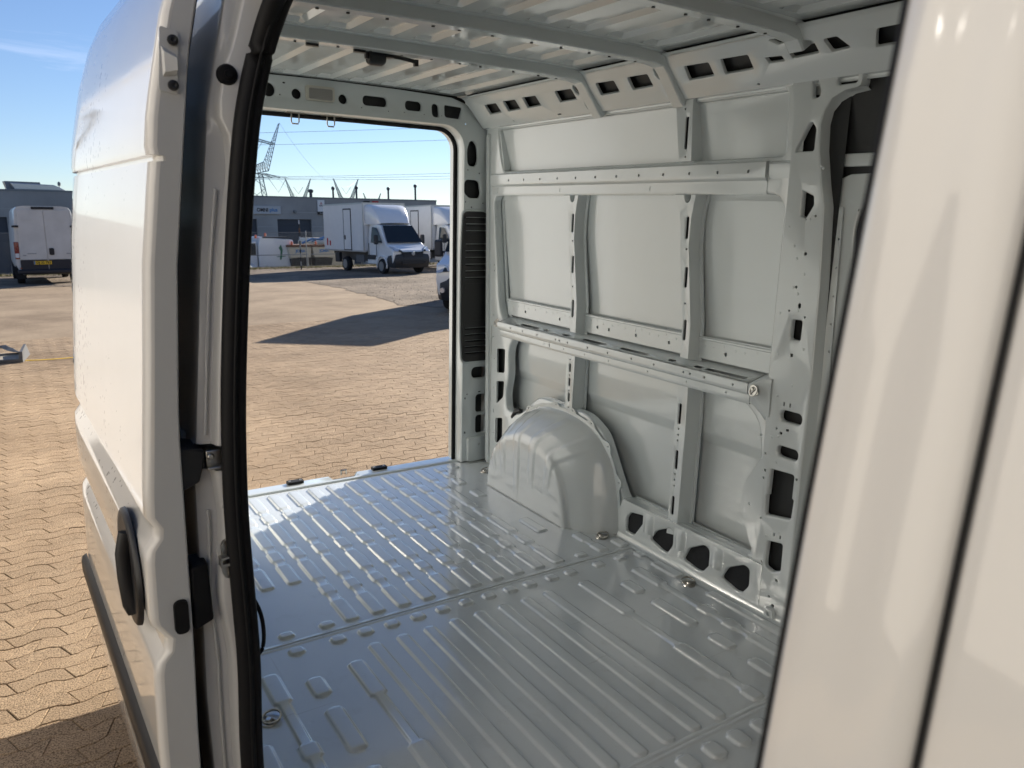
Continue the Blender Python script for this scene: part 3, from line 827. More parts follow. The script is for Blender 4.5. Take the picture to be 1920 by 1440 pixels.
# cant rail: sloping sheet between wall and roof, pairs of openings
CR = lambda u, v, d: ((1.870 - 0.661 * v) / 0.751 + 0.751 * d, u, v + 0.661 * d)
ch = []
for a, b in ((1.97, 1.857), (1.797, 1.687), (1.627, 1.516), (1.37, 1.248), (1.085, 0.967), (0.89, 0.773), (0.585, 0.466), (0.417, 0.295)):
    ch.append(rp_([(a, 1.887), (b, 1.888), (b, 1.927), (a - 0.005, 1.929)], 0.006))
ch += [disc(1.222, 1.92, 0.013, 12, 0.018), disc(1.203, 1.860, 0.012, 12, 0.017), disc(0.722, 1.923, 0.013, 12, 0.018), disc(0.710, 1.860, 0.012, 12, 0.019)]
ch += [rp_([(0.234, 1.911), (0.172, 1.908), (0.168, 1.895), (0.228, 1.896)], 0.003), rp_([(0.144, 1.921), (0.103, 1.939), (0.046, 1.931), (0.040, 1.900), (0.136, 1.898)], 0.006), rp_([(0.011, 1.929), (-0.034, 1.930), (-0.066, 1.899), (-0.002, 1.897)], 0.006),
       rp_([(-0.16, 1.93), (-0.26, 1.93), (-0.26, 1.89), (-0.14, 1.89)], 0.006), rp_([(0.195, 1.954), (0.172, 1.953), (0.145, 1.940), (0.168, 1.938)], 0.003)]
cr = MB()
cr.plate([(-1.5, 1.838), (2.115, 1.838), (2.115, 1.966), (-1.5, 1.966)], ch, CR, rim=0.004, lip=0.010, small=[disc(1.80, 1.846, 0.006, 8, 0.003), disc(1.42, 1.846, 0.016, 10, 0.003), disc(0.30, 1.846, 0.006, 8, 0.003)])
cr.grid([[(x, y, z) for x, z in [(0.8725, 1.838), (0.876, 1.834), (0.895, 1.832), (0.897, 1.826), (0.925, 1.825)]] for y in (-1.5, 2.11)])
cr.grid([[(x, y, z) for x, z in [(0.7596, 1.966), (0.750, 1.972), (0.735, 1.974)]] for y in (-1.5, 2.12)])
cant = cr.obj('cant_rail', INNER, VAN, smooth=38)
ck = MB(); ck.grid([[CR(u, v, 0.030) for u in (-1.5, 2.115)] for v in (1.80, 1.99)]); ck.obj('cant_rail_shade_sheet', CAVITYSHADE, VAN)  # dark sheet gives the shade inside the cant rail openings
lipm = MB(); lipm.tube([(0.899, -0.2, 1.8235), (0.899, 2.09, 1.8235)], 0.0035, 6); lipm.tube([(0.906, 0.2, 1.816), (0.906, 1.98, 1.816)], 0.0025, 6); lipm.obj('cant_rail_hem', INNER, cant)

# roof: corrugated sheet
rib_x = [-0.78 + 0.1575 * k for k in range(11)]
def roof_z(x):
    z = 1.984 + 0.010 * (1 - (x / 0.76) ** 2)
    for c in rib_x:
        d = abs(x - c)
        if d < 0.045: return z + 0.014 * min(1, (0.045 - d) / 0.016)
    return z
xsr = sorted(set([-0.76, 0.75] + [c + d for c in rib_x for d in (-0.045, -0.029, 0.029, 0.045) if -0.76 < c + d < 0.75]))
rf = MB()
segs = [(-1.5, -0.62), (-0.48, 0.02), (0.16, 0.60), (0.74, 1.08), (1.22, 2.10)]
rows = [-1.5]
for a, b in segs: rows += [a, a + 0.02, b - 0.02, b]
rows = sorted(set(rows)) + [2.15]
def flat(y):
    for a, b in segs:
        if a + 0.019 <= y <= b - 0.019: return 1.0
    return 0.0
rf.grid([[(x, y, 1.984 + 0.010 * (1 - (x / 0.76) ** 2) + (roof_z(x) - 1.984 - 0.010 * (1 - (x / 0.76) ** 2)) * flat(y)) for x in xsr] for y in rows])
rf.obj('roof_panel', INNER, VAN, smooth=25)
ro = MB()
ro.grid([[(s * lerp(SK, z) - 0.01 * 0, y, z + 0.004) for s, z in [(-1, 2.025), (-1, 2.033)] + [(1, 2.033), (1, 2.025)]] for y in (-1.6, 2.24)])
ro.obj('roof_outer_panel', OUTER, VAN, smooth=50)

def bow(y, name='roof_bow', holes=True, leg=True):
    path = [(0.884, 1.815), (0.862, 1.838), (0.792, 1.925), (0.768, 1.948), (0.72, 1.956), (0.6, 1.960), (0.3, 1.963), (0.0, 1.964)]
    if not leg: path = [(0.800, 1.915)] + path[2:]
    path = path + [(-x - 0.02, z) for x, z in reversed(path[:-1])]
    sec = [(-0.050, 0.030), (-0.048, 0.028), (-0.034, 0.025), (-0.029, -0.007), (-0.024, -0.011), (0.024, -0.011), (0.029, -0.007), (0.034, 0.025), (0.048, 0.028), (0.050, 0.030)]
    P = []
    for i, (x, z) in enumerate(path):
        a = path[max(0, i - 1)]; b = path[min(len(path) - 1, i + 1)]
        t = Vector((b[0] - a[0], b[1] - a[1])).normalized()
        n = Vector((t.y, -t.x))
        if n.y < 0: n = -n
        if abs(x) > 0.8: n = Vector((math.copysign(0.8, x), 0.6))
        P.append([(x + n.x * h, y + dy, z + n.y * h) for dy, h in sec])
    o = MB().grid(P).obj(name, INNER, VAN, smooth=35)
    if holes:
        for i in range(12):
            x = -0.66 + 0.12 * i + random.choice((0, 0.03))
            z = lerp([(-0.7, 1.957), (0, 1.964), (0.7, 1.957)], x)
            MB().lathe([(0.005, -0.0006), (0.005, 0.004)], (x, y + 0.012, z - 0.0118), n=8).obj('bow_hole', BLACKP, o)
    return o
bow(1.16); bow(0.68); bow(0.105, leg=False); bow(-0.55, holes=False); bow(-1.1, holes=False)
for x in (-0.36, -0.19):
    MB().plate(rp_([(x - 0.022, 1.17), (x + 0.022, 1.17), (x + 0.026, 1.193), (x - 0.018, 1.193)], 0.004), [], lambda u, v, d: (u, v, 1.944 + d), skirt=0.012).obj('roof_clip', PLASTIC, VAN)
lm = MB(); lm.lathe([(0.0, -0.03), (0.022, -0.03), (0.026, -0.02), (0.026, 0.02), (0.018, 0.035), (0.0, 0.035)], (-0.125, 1.15, 1.925), axis='x', n=14)
lm.box(-0.14, 1.13, 1.93, -0.06, 1.165, 1.945); lm.tube([(-0.10, 1.15, 1.94), (-0.03, 1.15, 1.938), (0.01, 1.15, 1.934), (0.035, 1.15, 1.93)], 0.008, 6); lm.box(0.028, 1.14, 1.915, 0.042, 1.16, 1.938); lm.box(-0.165, 1.14, 1.92, -0.13, 1.16, 1.944)
lm.v = [(x + 0.01, y + 0.06, z + 0.013) for x, y, z in lm.v]
lm.obj('door_catch', PLASTIC, VAN, smooth=40, bevel=0.002)

# rear portal: header and both rear pillars as one drawn sheet
def arc(cx, cz, r, a0, a1, n=7):
    return [(cx + r * math.cos(R(a0 + (a1 - a0) * i / n)), cz + r * math.sin(R(a0 + (a1 - a0) * i / n))) for i in range(n + 1)]
po = [(0.768, 0.006), (0.950, 0.006), (0.948, 1.80), (0.90, 1.86), (0.80, 1.945), (0.70, 1.974), (0.4, 1.985), (0.0, 1.990), (-0.4, 1.985), (-0.72, 1.974), (-0.82, 1.945), (-0.93, 1.86), (-0.965, 1.80), (-0.965, 0.006), (-0.785, 0.006)] + [(-0.785, 1.70)] + arc(-0.665, 1.715, 0.12, 180, 90) + [(-0.3, 1.843), (0.2, 1.843)] + arc(0.648, 1.72, 0.12, 90, 0)
ph = [disc(-0.235, 1.923, 0.030, 18), disc(-0.107, 1.916, 0.0225, 16), disc(0.116, 1.913, 0.0215, 16), rect(0.216, 1.896, 0.342, 1.941, 0.022, 6), rect(0.440, 1.892, 0.531, 1.938, 0.022, 6), rect(0.588, 1.871, 0.628, 1.936, 0.019, 5),
      rp_([(0.66, 1.876), (0.745, 1.872), (0.768, 1.932), (0.66, 1.936)], 0.012), rp_([(0.797, 1.642), (0.838, 1.638), (0.852, 1.675), (0.846, 1.745), (0.825, 1.770), (0.800, 1.765), (0.785, 1.72), (0.788, 1.66)], 0.02),
      rp_([(0.772, 1.50), (0.80, 1.476), (0.862, 1.476), (0.872, 1.50), (0.862, 1.560), (0.84, 1.570), (0.785, 1.570), (0.772, 1.555)], 0.012), rect(0.828, 0.488, 0.932, 0.552, 0.031, 6), rect(0.857, 0.288, 0.922, 0.392, 0.022, 5), rect(0.858, 0.163, 0.922, 0.270, 0.022, 5),
      disc(-0.40, 1.92, 0.03, 16), rect(-0.62, 1.895, -0.50, 1.94, 0.022, 5)]
psml = [disc(-0.165, 1.958, 0.007, 8, 0.004), disc(-0.185, 1.905, 0.0035), disc(0.205, 1.882, 0.003), disc(0.345, 1.877, 0.003), disc(0.43, 1.88, 0.003), disc(0.54, 1.878, 0.003), disc(0.64, 1.88, 0.003), disc(0.775, 1.85, 0.004)]
psml += [rect(0.81, 1.424, 0.819, 1.432), disc(0.79, 1.62, 0.004), disc(0.86, 1.605, 0.004), disc(0.778, 1.455, 0.004), disc(0.885, 1.45, 0.004), disc(0.80, 0.40, 0.0045), rect(0.783, 0.372, 0.792, 0.384), rect(0.783, 0.172, 0.792, 0.184), rect(0.872, 0.405, 0.890, 0.411)]
pp = MB()
pmap = lambda u, v, d: (u, 2.118 + d + (0.02 if v > 1.9 else 0.02 * max(0, (v - 1.84) / 0.06)) * (1 if abs(u) < 0.9 else 0), v)
pp.plate(po, ph, pmap, rim=0.006, lip=0.012, small=psml)
portal = pp.obj('rear_portal', INNER, VAN, smooth=42)
# soffit and reveal of the rear opening, stepping back to the weatherstrip
open_in = [(-0.785, 0.006), (-0.785, 1.70)] + arc(-0.665, 1.715, 0.12, 180, 90) + [(-0.3, 1.843), (0.2, 1.843)] + arc(0.648, 1.72, 0.12, 90, 0) + [(0.768, 0.006)]
def shift(p, d):
    q = []
    for i, (x, z) in enumerate(p):
        a = Vector(p[max(0, i - 1)]); b = Vector(p[min(len(p) - 1, i + 1)])
        t = (b - a).normalized(); n = Vector((t.y, -t.x))
        q.append((x + n.x * d, z + n.y * d))
    return q
rev = MB()
rows = []
for d, y in ((0.0, 2.118), (0.004, 2.126), (0.007, 2.14), (0.009, 2.185), (0.020, 2.188), (0.022, 2.235)):
    rows.append([(x, y, z) for x, z in shift(open_in, d)])
rev.grid(rows); rev.obj('opening_reveal', INNER, VAN, smooth=50)
ws = MB(); ws.tube([(x, 2.19, z) for x, z in shift(open_in, 0.012)], 0.0125, 8, flat=1.3); ws.obj('rear_door_seal', RUBBER, VAN, smooth=60)
bk = MB(); bk.grid([[(x, 2.20, z) for x in (0.80, 0.90)] for z in (0.0, 1.85)]); bk.grid([[(x, 2.20, z) for x in (-0.90, -0.82)] for z in (0.0, 1.84)]); bk.grid([[(x, 2.205, z) for x in (-0.78, 0.77)] for z in (1.87, 2.02)]); bk.grid([[(x, 2.155, z) for x in (0.775, 0.915)] for z in (0.0, 1.82)]); bk.grid([[(x, 2.172, z) for x in (-0.80, 0.80)] for z in (1.85, 1.985)]); bk.obj('portal_shade_sheet', CAVITYSHADE, VAN)  # dark sheets give the shade behind the portal holes
MB().plate(rp_([(0.80, 0.008), (0.945, 0.008), (0.942, 0.13), (0.93, 0.145), (0.80, 0.145)], 0.014), [], FY(2.098), skirt=0.03, splay=0.008, small=[disc(0.868, 0.105, 0.006)]).obj('pillar_foot', INNER, VAN, smooth=60)
for x0, x1, z0, z1 in ((0.405, 0.44, 0.0, 0),): pass
for x in (0.19, 0.30, 0.39, 0.49):
    MB().plate(disc(x, 2.152, 0.018 if x < 0.45 else 0.035, 14, 0.005 if x < 0.45 else 0.007), [], lambda u, v, d: (u, v, 1.8395 + d), skirt=0.002).obj('soffit_slot', BLACKP, portal)
# striker loops under the header
for x in (-0.112, 0.060):
    s_ = MB(); s_.tube([(x - 0.018, 2.160, 1.84), (x - 0.018, 2.160, 1.795), (x - 0.014, 2.160, 1.786), (x + 0.014, 2.160, 1.786), (x + 0.018, 2.160, 1.795), (x + 0.018, 2.160, 1.84)], 0.0035, 8)
    s_.plate(rp_([(x - 0.045, 2.145), (x + 0.045, 2.145), (x + 0.045, 2.178), (x - 0.045, 2.178)], 0.01), [], lambda u, v, d: (u, v, 1.832 + d), skirt=0.006)
    s_.obj('door_striker', ZINC, VAN, smooth=40)
# interior lamp on the header
lb = MB().plate(rect(-0.066, 1.893, 0.070, 1.958, 0.012, 4), [], FY(2.126), skirt=0.012, splay=0.002).obj('interior_lamp', LAMPBODY, VAN, smooth=50)
lens = MB().plate(rect(-0.052, 1.900, 0.058, 1.946, 0.006, 3), [], FY(2.121), skirt=0.006, splay=0.002).obj('lamp_lens', LENS, lb, smooth=50)
for k in range(5): MB().box(-0.045, 2.1195, 1.906 + 0.0075 * k, 0.05, 2.1212, 1.909 + 0.0075 * k).obj('lens_ridge', LENS, lens)

# black louvred vent cover on the rear pillar
vo = rp_([(0.762, 0.590), (0.932, 0.590), (0.936, 0.75), (0.925, 1.20), (0.905, 1.405), (0.762, 1.405), (0.752, 1.2), (0.752, 0.75)], [0.03, 0.03, 0.05, 0.2, 0.03, 0.03, 0.2, 0.05], 5)
lv = [1.372, 1.338, 1.302, 1.232, 1.196, 1.160, 1.124, 1.088, 1.052, 0.775, 0.74, 0.705, 0.672, 0.638]
vn = MB(); vn.plate(vo, [rect(0.774, z - 0.005, 0.912 if z > 1.0 else 0.920, z + 0.005, 0.0045, 3) for z in lv], FY(2.106), skirt=0.012, splay=0.003, rim=0.002, lip=0.012, small=[disc(0.785, 1.266, 0.006), disc(0.872, 1.266, 0.006), disc(0.788, 1.010, 0.006), disc(0.90, 1.010, 0.006), disc(0.79, 0.806, 0.006), disc(0.905, 0.806, 0.006)])
vent = vn.obj('vent_cover', PLASTIC, VAN, smooth=40)
for z in lv:
    MB().prism([[(0.776, 2.118, z + 0.001), (0.776, 2.111, z - 0.005), (0.776, 2.113, z - 0.006), (0.776, 2.120, z)], [(0.910, 2.118, z + 0.001), (0.910, 2.111, z - 0.005), (0.910, 2.113, z - 0.006), (0.910, 2.120, z)]]).obj('louvre', PLASTIC, vent, smooth=50)
for z in (1.266, 1.010, 0.806):
    MB().plate(rect(0.768, z - 0.013, 0.915, z + 0.013, 0.012, 4), [], FY(2.1035), skirt=0.003).obj('vent_boss', PLASTIC, vent, smooth=30)
vr = MB(); vr.plate(offset(vo, 0.010), [vo], FY(2.112), skirt=0.007, splay=0.003, rim=0.002); vr.obj('vent_surround', INNER, VAN, smooth=50)
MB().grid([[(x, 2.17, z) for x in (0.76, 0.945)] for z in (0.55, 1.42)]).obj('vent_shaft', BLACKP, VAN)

# wheel arch (left, and its mirror on the right)
A_out = [(0.882, 0.0), (0.890, 0.10), (0.905, 0.20), (0.935, 0.29), (0.971, 0.352), (1.046, 0.418), (1.148, 0.462), (1.303, 0.480), (1.478, 0.472), (1.575, 0.438), (1.674, 0.36), (1.735, 0.24), (1.770, 0.12), (1.780, 0.0)]
A_in = [(1.062, 0.0), (1.070, 0.06), (1.085, 0.13), (1.105, 0.19), (1.135, 0.25), (1.200, 0.315), (1.300, 0.353), (1.390, 0.363), (1.470, 0.362), (1.560, 0.335), (1.650, 0.28), (1.710, 0.19), (1.742, 0.10), (1.750, 0.0)]
def resample(p, n):
    L = [0]
    for a, b in zip(p, p[1:]): L.append(L[-1] + math.dist(a, b))
    out = []
    for i in range(n + 1):
        s = L[-1] * i / n
        k = max(j for j in range(len(L)) if L[j] <= s + 1e-9); k = min(k, len(p) - 2)
        t = (s - L[k]) / (L[k + 1] - L[k])
        out.append((p[k][0] + t * (p[k + 1][0] - p[k][0]), p[k][1] + t * (p[k + 1][1] - p[k][1])))
    return out
def smooth_line(p, it):
    for _ in range(it):
        p = [p[0]] + [((a[0] + 2 * b[0] + c[0]) / 4, (a[1] + 2 * b[1] + c[1]) / 4) for a, b, c in zip(p, p[1:], p[2:])] + [p[-1]]
    return p
NT = 150
Ao, Ai = smooth_line(resample(A_out, NT), 30), smooth_line(resample(A_in, NT), 30)
sprof = [(0.0, 0.886), (0.03, 0.883), (0.07, 0.870), (0.2, 0.84), (0.4, 0.805), (0.6, 0.772), (0.75, 0.757), (0.86, 0.745), (0.93, 0.737), (1.0, 0.729)]   # along the top towards the shoulder
iprof = [(0.975, 0.7225), (0.945, 0.7165), (0.90, 0.7125), (0.84, 0.711), (0.76, 0.711), (0.65, 0.711), (0.5, 0.711), (0.38, 0.711), (0.25, 0.711), (0.1, 0.711), (0.0, 0.711)]
def band(t, c, w):
    d = abs(t - c)
    return 0.0 if d > w else min(1.0, (w - d) / (w * 0.28))
ribs = [(0.30, 0.030, 0.62), (0.435, 0.026, 0.45), (0.56, 0.028, 0.20), (0.69, 0.028, 0.45), (0.80, 0.024, 0.55)]
wa = MB(); rows = []
for i in range(NT + 1):
    t = i / NT
    (yo, zo), (yi, zi) = Ao[i], Ai[i]
    row = []
    nrm = Vector((yi - 1.41, zi - 0.0)); nrm = nrm.normalized() if nrm.length > 0 else Vector((0, 1))
    for k, (s, x) in enumerate(sprof):
        e = 0.0
        for c, w, stop in ribs:
            e = max(e, band(t, c, w) * min(1.0, max(0.0, (s - 0.08) / 0.08)))
        e *= 0.0045
        ss = s ** 1.15
        x += 0.008 * max(0, 1 - t / 0.34) ** 1.5 * max(0, (s - 0.3) / 0.7) ** 1.5
        row.append((x - e * 0.3, yo + (yi - yo) * ss + nrm.x * e, zo + (zi - zo) * ss + nrm.y * e))
    for s, x in iprof:
        e = 0.0
        for c, w, stop in ribs:
            g = 1.0 if s > stop + 0.04 else max(0.0, (s - stop) / 0.04)
            e = max(e, band(t, c, w * (0.75 + 0.25 * s)) * g)
        if s < 0.3: cy = 1.41
        row.append((x + 0.008 * max(0, 1 - t / 0.34) ** 1.5 * max(0, (s - 0.55) / 0.45) ** 2 - 0.0045 * e, 1.41 + (yi - 1.41) * (0.80 + 0.20 * s), zi * s))
    rows.append(row)
wa.grid(rows)
arch_l = wa.obj('wheel_arch', ARCHP, VAN, smooth=55)
tag(arch_l, 'glossy rounded wheel arch with pressed radial ribs')
# scalloped flange welded to the wall
tabs = [0.16, 0.27, 0.36, 0.455, 0.545, 0.70, 0.79, 0.86]
fo = []
for i in range(4, NT - 3):
    t = i / NT
    y, z = Ao[i]
    a = Ao[max(0, i - 2)]; b = Ao[min(NT, i + 2)]
    tv = Vector((b[0] - a[0], b[1] - a[1])).normalized(); n = Vector((-tv.y, tv.x))
    w = 0.014 + max([0.020 * max(0, 1 - (abs(t - c) / 0.022) ** 2) for c in tabs])
    fo.append(((y + n.x * w, z + n.y * w), (y - n.x * 0.004, z - n.y * 0.004)))
olf = [p[0] for p in fo] + [p[1] for p in reversed(fo)]
hl = []
for c in tabs:
    i = int(c * NT); y, z = Ao[i]; a = Ao[i - 2]; b = Ao[i + 2]
    tv = Vector((b[0] - a[0], b[1] - a[1])).normalized(); n = Vector((-tv.y, tv.x))
    hl.append(disc(y + n.x * 0.021, z + n.y * 0.021, 0.0048, 8))
af = MB(); af.plate(olf, [], LX(0.8825), skirt=0.003, small=hl)
af.obj('arch_flange', INNER, arch_l, smooth=40)
ab = MB(); ab.box(0.91, 1.73, 0.30, 0.95, 1.80, 0.36); ab.box(0.90, 1.745, 0.36, 0.93, 1.79, 0.385); ab.tube([(0.90, 1.80, 0.33), (0.89, 1.76, 0.37), (0.90, 1.72, 0.385)], 0.012, 6); ab.obj('wiring_block', PLASTIC, VAN, bevel=0.004)
mirror = arch_l.copy(); COL.objects.link(mirror); mirror.scale.x = -1; mirror.location.x = -0.02
del mirror['label']
c2 = [c for c in arch_l.children][0].copy(); COL.objects.link(c2); c2.parent = mirror

# lashing rings
def ring(loc, nrm, spin, sc=1.0):
    e = MB()
    e.lathe([(0.0, 0.012), (0.007, 0.012), (0.010, 0.008), (0.011, 0.004), (0.022, 0.003), (0.024, 0.0)], (0, 0, 0), n=18)
    e.plate(disc(-0.018, 0, 0.022, 16, 0.019), [], lambda u, v, d: (u, v, 0.0045 - d), skirt=0.0045)
    o = e.obj('lashing_ring', ZINC, VAN, smooth=40)
    t = MB(); t.torus((-0.012, 0, 0.010), 0.026, 0.0034, (0.22, 0, 1), 22, 6, 1.0, 0.95)
    t.tube([(-0.01, -0.026, 0.006), (-0.01, 0.026, 0.006)], 0.0042, 6)
    t.obj('ring_loop', ZINC, o, smooth=60)
    q = Vector(nrm).to_track_quat('Z', 'Y')
    o.rotation_mode = 'QUATERNION'
    o.rotation_quaternion = q @ Matrix.Rotation(R(spin), 3, 'Z').to_quaternion()
    o.location = loc; o.scale = (sc, sc, sc)
    return o
ring((0.80, 0.905, 0.001), (0, 0, 1), 10); ring((0.815, 0.383, 0.001), (0, 0, 1), 60); ring((-0.815, 0.395, 0.001), (0, 0, 1), 30); ring((0.802, 1.921, 0.001), (0, 0, 1), 0)
ring((0.856, 0.196, 0.822), (-1, 0, 0.15), 140, 0.7); ring((0.870, 1.925, 0.835), (-1, 0, 0.1), 90, 0.7)
ring((-0.815, 0.91, 0.001), (0, 0, 1), 10)

# ---- right side: weatherstrip, jamb, quarter panel
SR = [(-0.34, 0.99), (-0.1, 1.02), (0.37, 1.033), (0.62, 1.029), (0.86, 1.027), (0.97, 1.017), (1.29, 0.990), (1.59, 0.959), (1.69, 0.938), (1.84, 0.905), (1.93, 0.865), (1.99, 0.80), (2.03, 0.70)]
SEAL = [(-0.08, 0.945), (0.25, 0.947), (0.5, 0.938), (0.78, 0.949), (1.09, 0.940), (1.3, 0.920), (1.40, 0.911), (1.54, 0.897), (1.64, 0.880), (1.73, 0.857), (1.80, 0.83)]
STEP = [(-0.1, 0.5), (0.45, 0.55), (0.62, 0.35), (0.78, 0.55), (0.89, 0.4), (0.95, 0.42), (1.3, 0.45), (1.47, 0.6), (1.535, 0.5), (1.575, 0.16), (1.66, 0.16), (1.70, 0.28), (1.80, 0.3)]
jm = MB(); rows = []
zr = sorted(set([-0.08 + 0.03 * k for k in range(66)] + [0.888, 0.892, 0.938, 0.942]))
for z in zr:
    xo = lerp(SR, z); xi = lerp(SEAL, z); f = lerp(STEP, z)
    push = 0.09 if 0.89 < z < 0.94 else 0.0
    P = lambda k, y: (-(xo + (xi - xo) * k), y + (push if k < 0.9 else 0.0), z)
    row = [(-(xi - 0.004), 0.05, z), (-(xi - 0.006), 0.012, z), P(1.0, 0.0), P(min(0.96, f + 0.10), 0.003), P(f + 0.04, 0.006), P(f, 0.016), P(max(0.03, f - 0.05), 0.028), P(max(0.02, f * 0.4), 0.031), P(0.015, 0.036), P(0.0, 0.045), (-xo + 0.0, 0.052, z)]
    rows.append(row)
jm.grid(rows); jamb = jm.obj('door_jamb', JAMBP, VAN, smooth=45)
js = MB()   # seam sealer bead down the ledge
js.tube([(-(lerp(SR, z) + (lerp(SEAL, z) - lerp(SR, z)) * lerp(STEP, z) * 0.5), 0.027, z) for z in [0.96 + 0.04 * k for k in range(13)]], 0.004, 6)
js.tube([(-(lerp(SR, z) + (lerp(SEAL, z) - lerp(SR, z)) * lerp(STEP, z) * 0.5), 0.027, z) for z in [0.0 + 0.05 * k for k in range(17)]], 0.004, 6)
js.obj('seam_sealer', JAMBP, jamb, smooth=60)
for z, k in ((1.70, 0.5), (1.685, 0.6), (1.60, 0.45), (1.585, 0.7), (1.25, 0.6), (0.81, 0.6), (0.80, 0.75), (0.60, 0.6), (0.595, 0.8)):
    x = -(lerp(SR, z) + (lerp(SEAL, z) - lerp(SR, z)) * k)
    MB().lathe([(0.006, 0.0), (0.0045, -0.002), (0, -0.0025)], (x, 0.006, z), axis='y', n=8).obj('spot_weld', JAMBP, jamb)
bs_ = MB().lathe([(0.0, -0.012), (0.007, -0.012), (0.008, -0.006), (0.016, -0.005), (0.019, 0.0), (0.019, 0.008)], (-0.927, 0.003, 1.645), axis='y', n=20).obj('door_stop_bumper', RUBBER, VAN, smooth=40)
st = MB(); st.plate(rp_([(-0.992, 0.655), (-0.954, 0.655), (-0.954, 0.742), (-0.992, 0.742)], 0.018, 5), [], FY(-0.004), skirt=0.008)
st.box(-0.998, -0.022, 0.690, -0.945, -0.002, 0.696); st.box(-0.994, -0.022, 0.706, -0.948, -0.002, 0.710); st.box(-0.998, -0.024, 0.690, -0.994, -0.002, 0.710)
for z in (0.667, 0.728): st.lathe([(0, -0.006), (0.008, -0.006), (0.009, 0)], (-0.973, -0.004, z), axis='y', n=10)
st.obj('latch_striker', ZINC, VAN, smooth=35)
tk = MB(); tk.box(-1.006, 0.012, 0.896, -0.952, 0.03, 0.930); tk.box(-1.006, -0.002, 0.893, -0.952, 0.03, 0.899); tk.lathe([(0, -0.006), (0.006, -0.006), (0.008, 0)], (-0.998, 0.012, 0.918), axis='y', n=10)
tk.obj('slide_track', ZINC, VAN, smooth=30, bevel=0.0015)
ca = MB(); ca.prism([[(-1.055, 0.005, 0.855), (-1.022, 0.008, 0.868), (-1.012, 0.010, 0.90), (-1.008, 0.012, 0.932), (-1.055, 0.008, 0.945)], [(-1.055, 0.10, 0.855), (-1.022, 0.10, 0.868), (-1.012, 0.10, 0.90), (-1.008, 0.10, 0.932), (-1.055, 0.10, 0.945)]])
ca.obj('roller_carriage', PLASTIC, VAN, smooth=30, bevel=0.004)
rb = MB(); rb.prism([[(-1.052, 0.0, 0.692), (-1.018, 0.004, 0.697), (-1.012, 0.006, 0.565), (-1.052, 0.0, 0.552)], [(-1.052, 0.07, 0.692), (-1.018, 0.07, 0.697), (-1.012, 0.07, 0.565), (-1.052, 0.07, 0.552)]])
rb.obj('jamb_rubber_guard', RUBBER, VAN, smooth=30, bevel=0.005)
cabv = MB(); cabv.tube(spline([(-0.935, 0.02, 0.60), (-0.922, -0.004, 0.565), (-0.917, -0.010, 0.52), (-0.921, -0.006, 0.475), (-0.935, 0.02, 0.44)], 6), 0.0045, 8); cabv.obj('wiring_cable', RUBBER, VAN)
gk = MB(); gk.box(-0.955, -0.008, 0.53, -0.945, -0.001, 0.60); gk.box(-0.962, -0.01, 0.562, -0.945, -0.001, 0.567); gk.obj('jamb_clip', PLASTIC, VAN)
# weatherstrip right round the door opening
path = [(-x, -0.015, z) for z, x in [(0.0, 0.955), (0.25, 0.957), (0.45, 0.952), (0.6, 0.955), (0.8, 0.960), (1.0, 0.955), (1.2, 0.941), (1.40, 0.922), (1.54, 0.904), (1.62, 0.888)]]
path += [(-0.870, -0.022, 1.69), (-0.855, -0.045, 1.745), (-0.845, -0.09, 1.785), (-0.838, -0.17, 1.80), (-0.83, -0.35, 1.80), (-0.83, -1.10, 1.80), (-0.84, -1.25, 1.785), (-0.85, -1.34, 1.73)]
path += [(-x, -1.362, z) for z, x in [(1.6, 0.88), (1.3, 0.92), (1.0, 0.94), (0.5, 0.94), (0.0, 0.94)]]
path += [(-0.945, -1.34, -0.03), (-0.945, -1.25, -0.045), (-0.945, -0.6, -0.045), (-0.945, -0.1, -0.045), (-0.945, -0.03, -0.03), (-0.945, -0.015, 0.0)]
path = spline(path, 5)
sg = MB(); sg.tube([(p[0] - 0.006, p[1], p[2]) for p in path], 0.0185, 10, cap=False); sg.tube([(p[0] + 0.013, p[1] - 0.004, p[2]) for p in path[:115]], 0.0105, 8); sg.tube([(p[0] - 0.002, p[1] - 0.018, p[2]) for p in path[:115]], 0.0035, 6)
sg.obj('side_door_seal', RUBBER, VAN, smooth=70)
# quarter panel behind the opening
qp = MB()
qz = sorted(set(zr + [-0.34, -0.2, 1.9, 1.93, 1.96, 1.99, 2.01, 2.03]))
def xq(z):
    d = 0.0
    if 0.895 < z < 0.935: d = 0.03
    if 1.40 < z < 1.44: d = 0.006
    return -(lerp(SR, z) - d)
qp.grid([[(xq(z), y, z) for y in (0.052, 0.3, 0.7, 1.1, 1.5, 1.9, 2.15)] + [(xq(z) + 0.02, 2.22, z), (xq(z) + 0.05, 2.245, z)] for z in qz])
qp.obj('quarter_panel', OUTER, VAN, smooth=45)
ri = MB(); ri.grid([[(-(lerp(SEAL, z) - 0.006 - (0.03 if y > 1 else 0)), y, z) for y in (0.04, 2.12)] for z in (0.0, 0.5, 0.8, 1.0, 1.2, 1.4, 1.54, 1.64, 1.73, 1.80)]); ri.grid([[(-x, y, z) for y in (-1.5, 2.12)] for x, z in ((0.89, 1.838), (0.78, 1.966), (0.74, 1.975))])
ri.obj('right_side_lining', INNER, VAN)
for z, h in ((1.5, 0.1), (0.77, 0.09)):
    MB().plate(rect(0.7, z, 2.02, z + h), [], RX(-0.882), skirt=0.02).obj('right_side_rail', INNER, VAN)
dc = MB(); dc.box(-1.0, -1.34, -0.10, -0.86, 0.05, -0.004); dc.box(-0.9, -1.34, 1.82, -0.80, 0.05, 1.87); dc.obj('door_sill_beam', JAMBP, VAN, bevel=0.008)
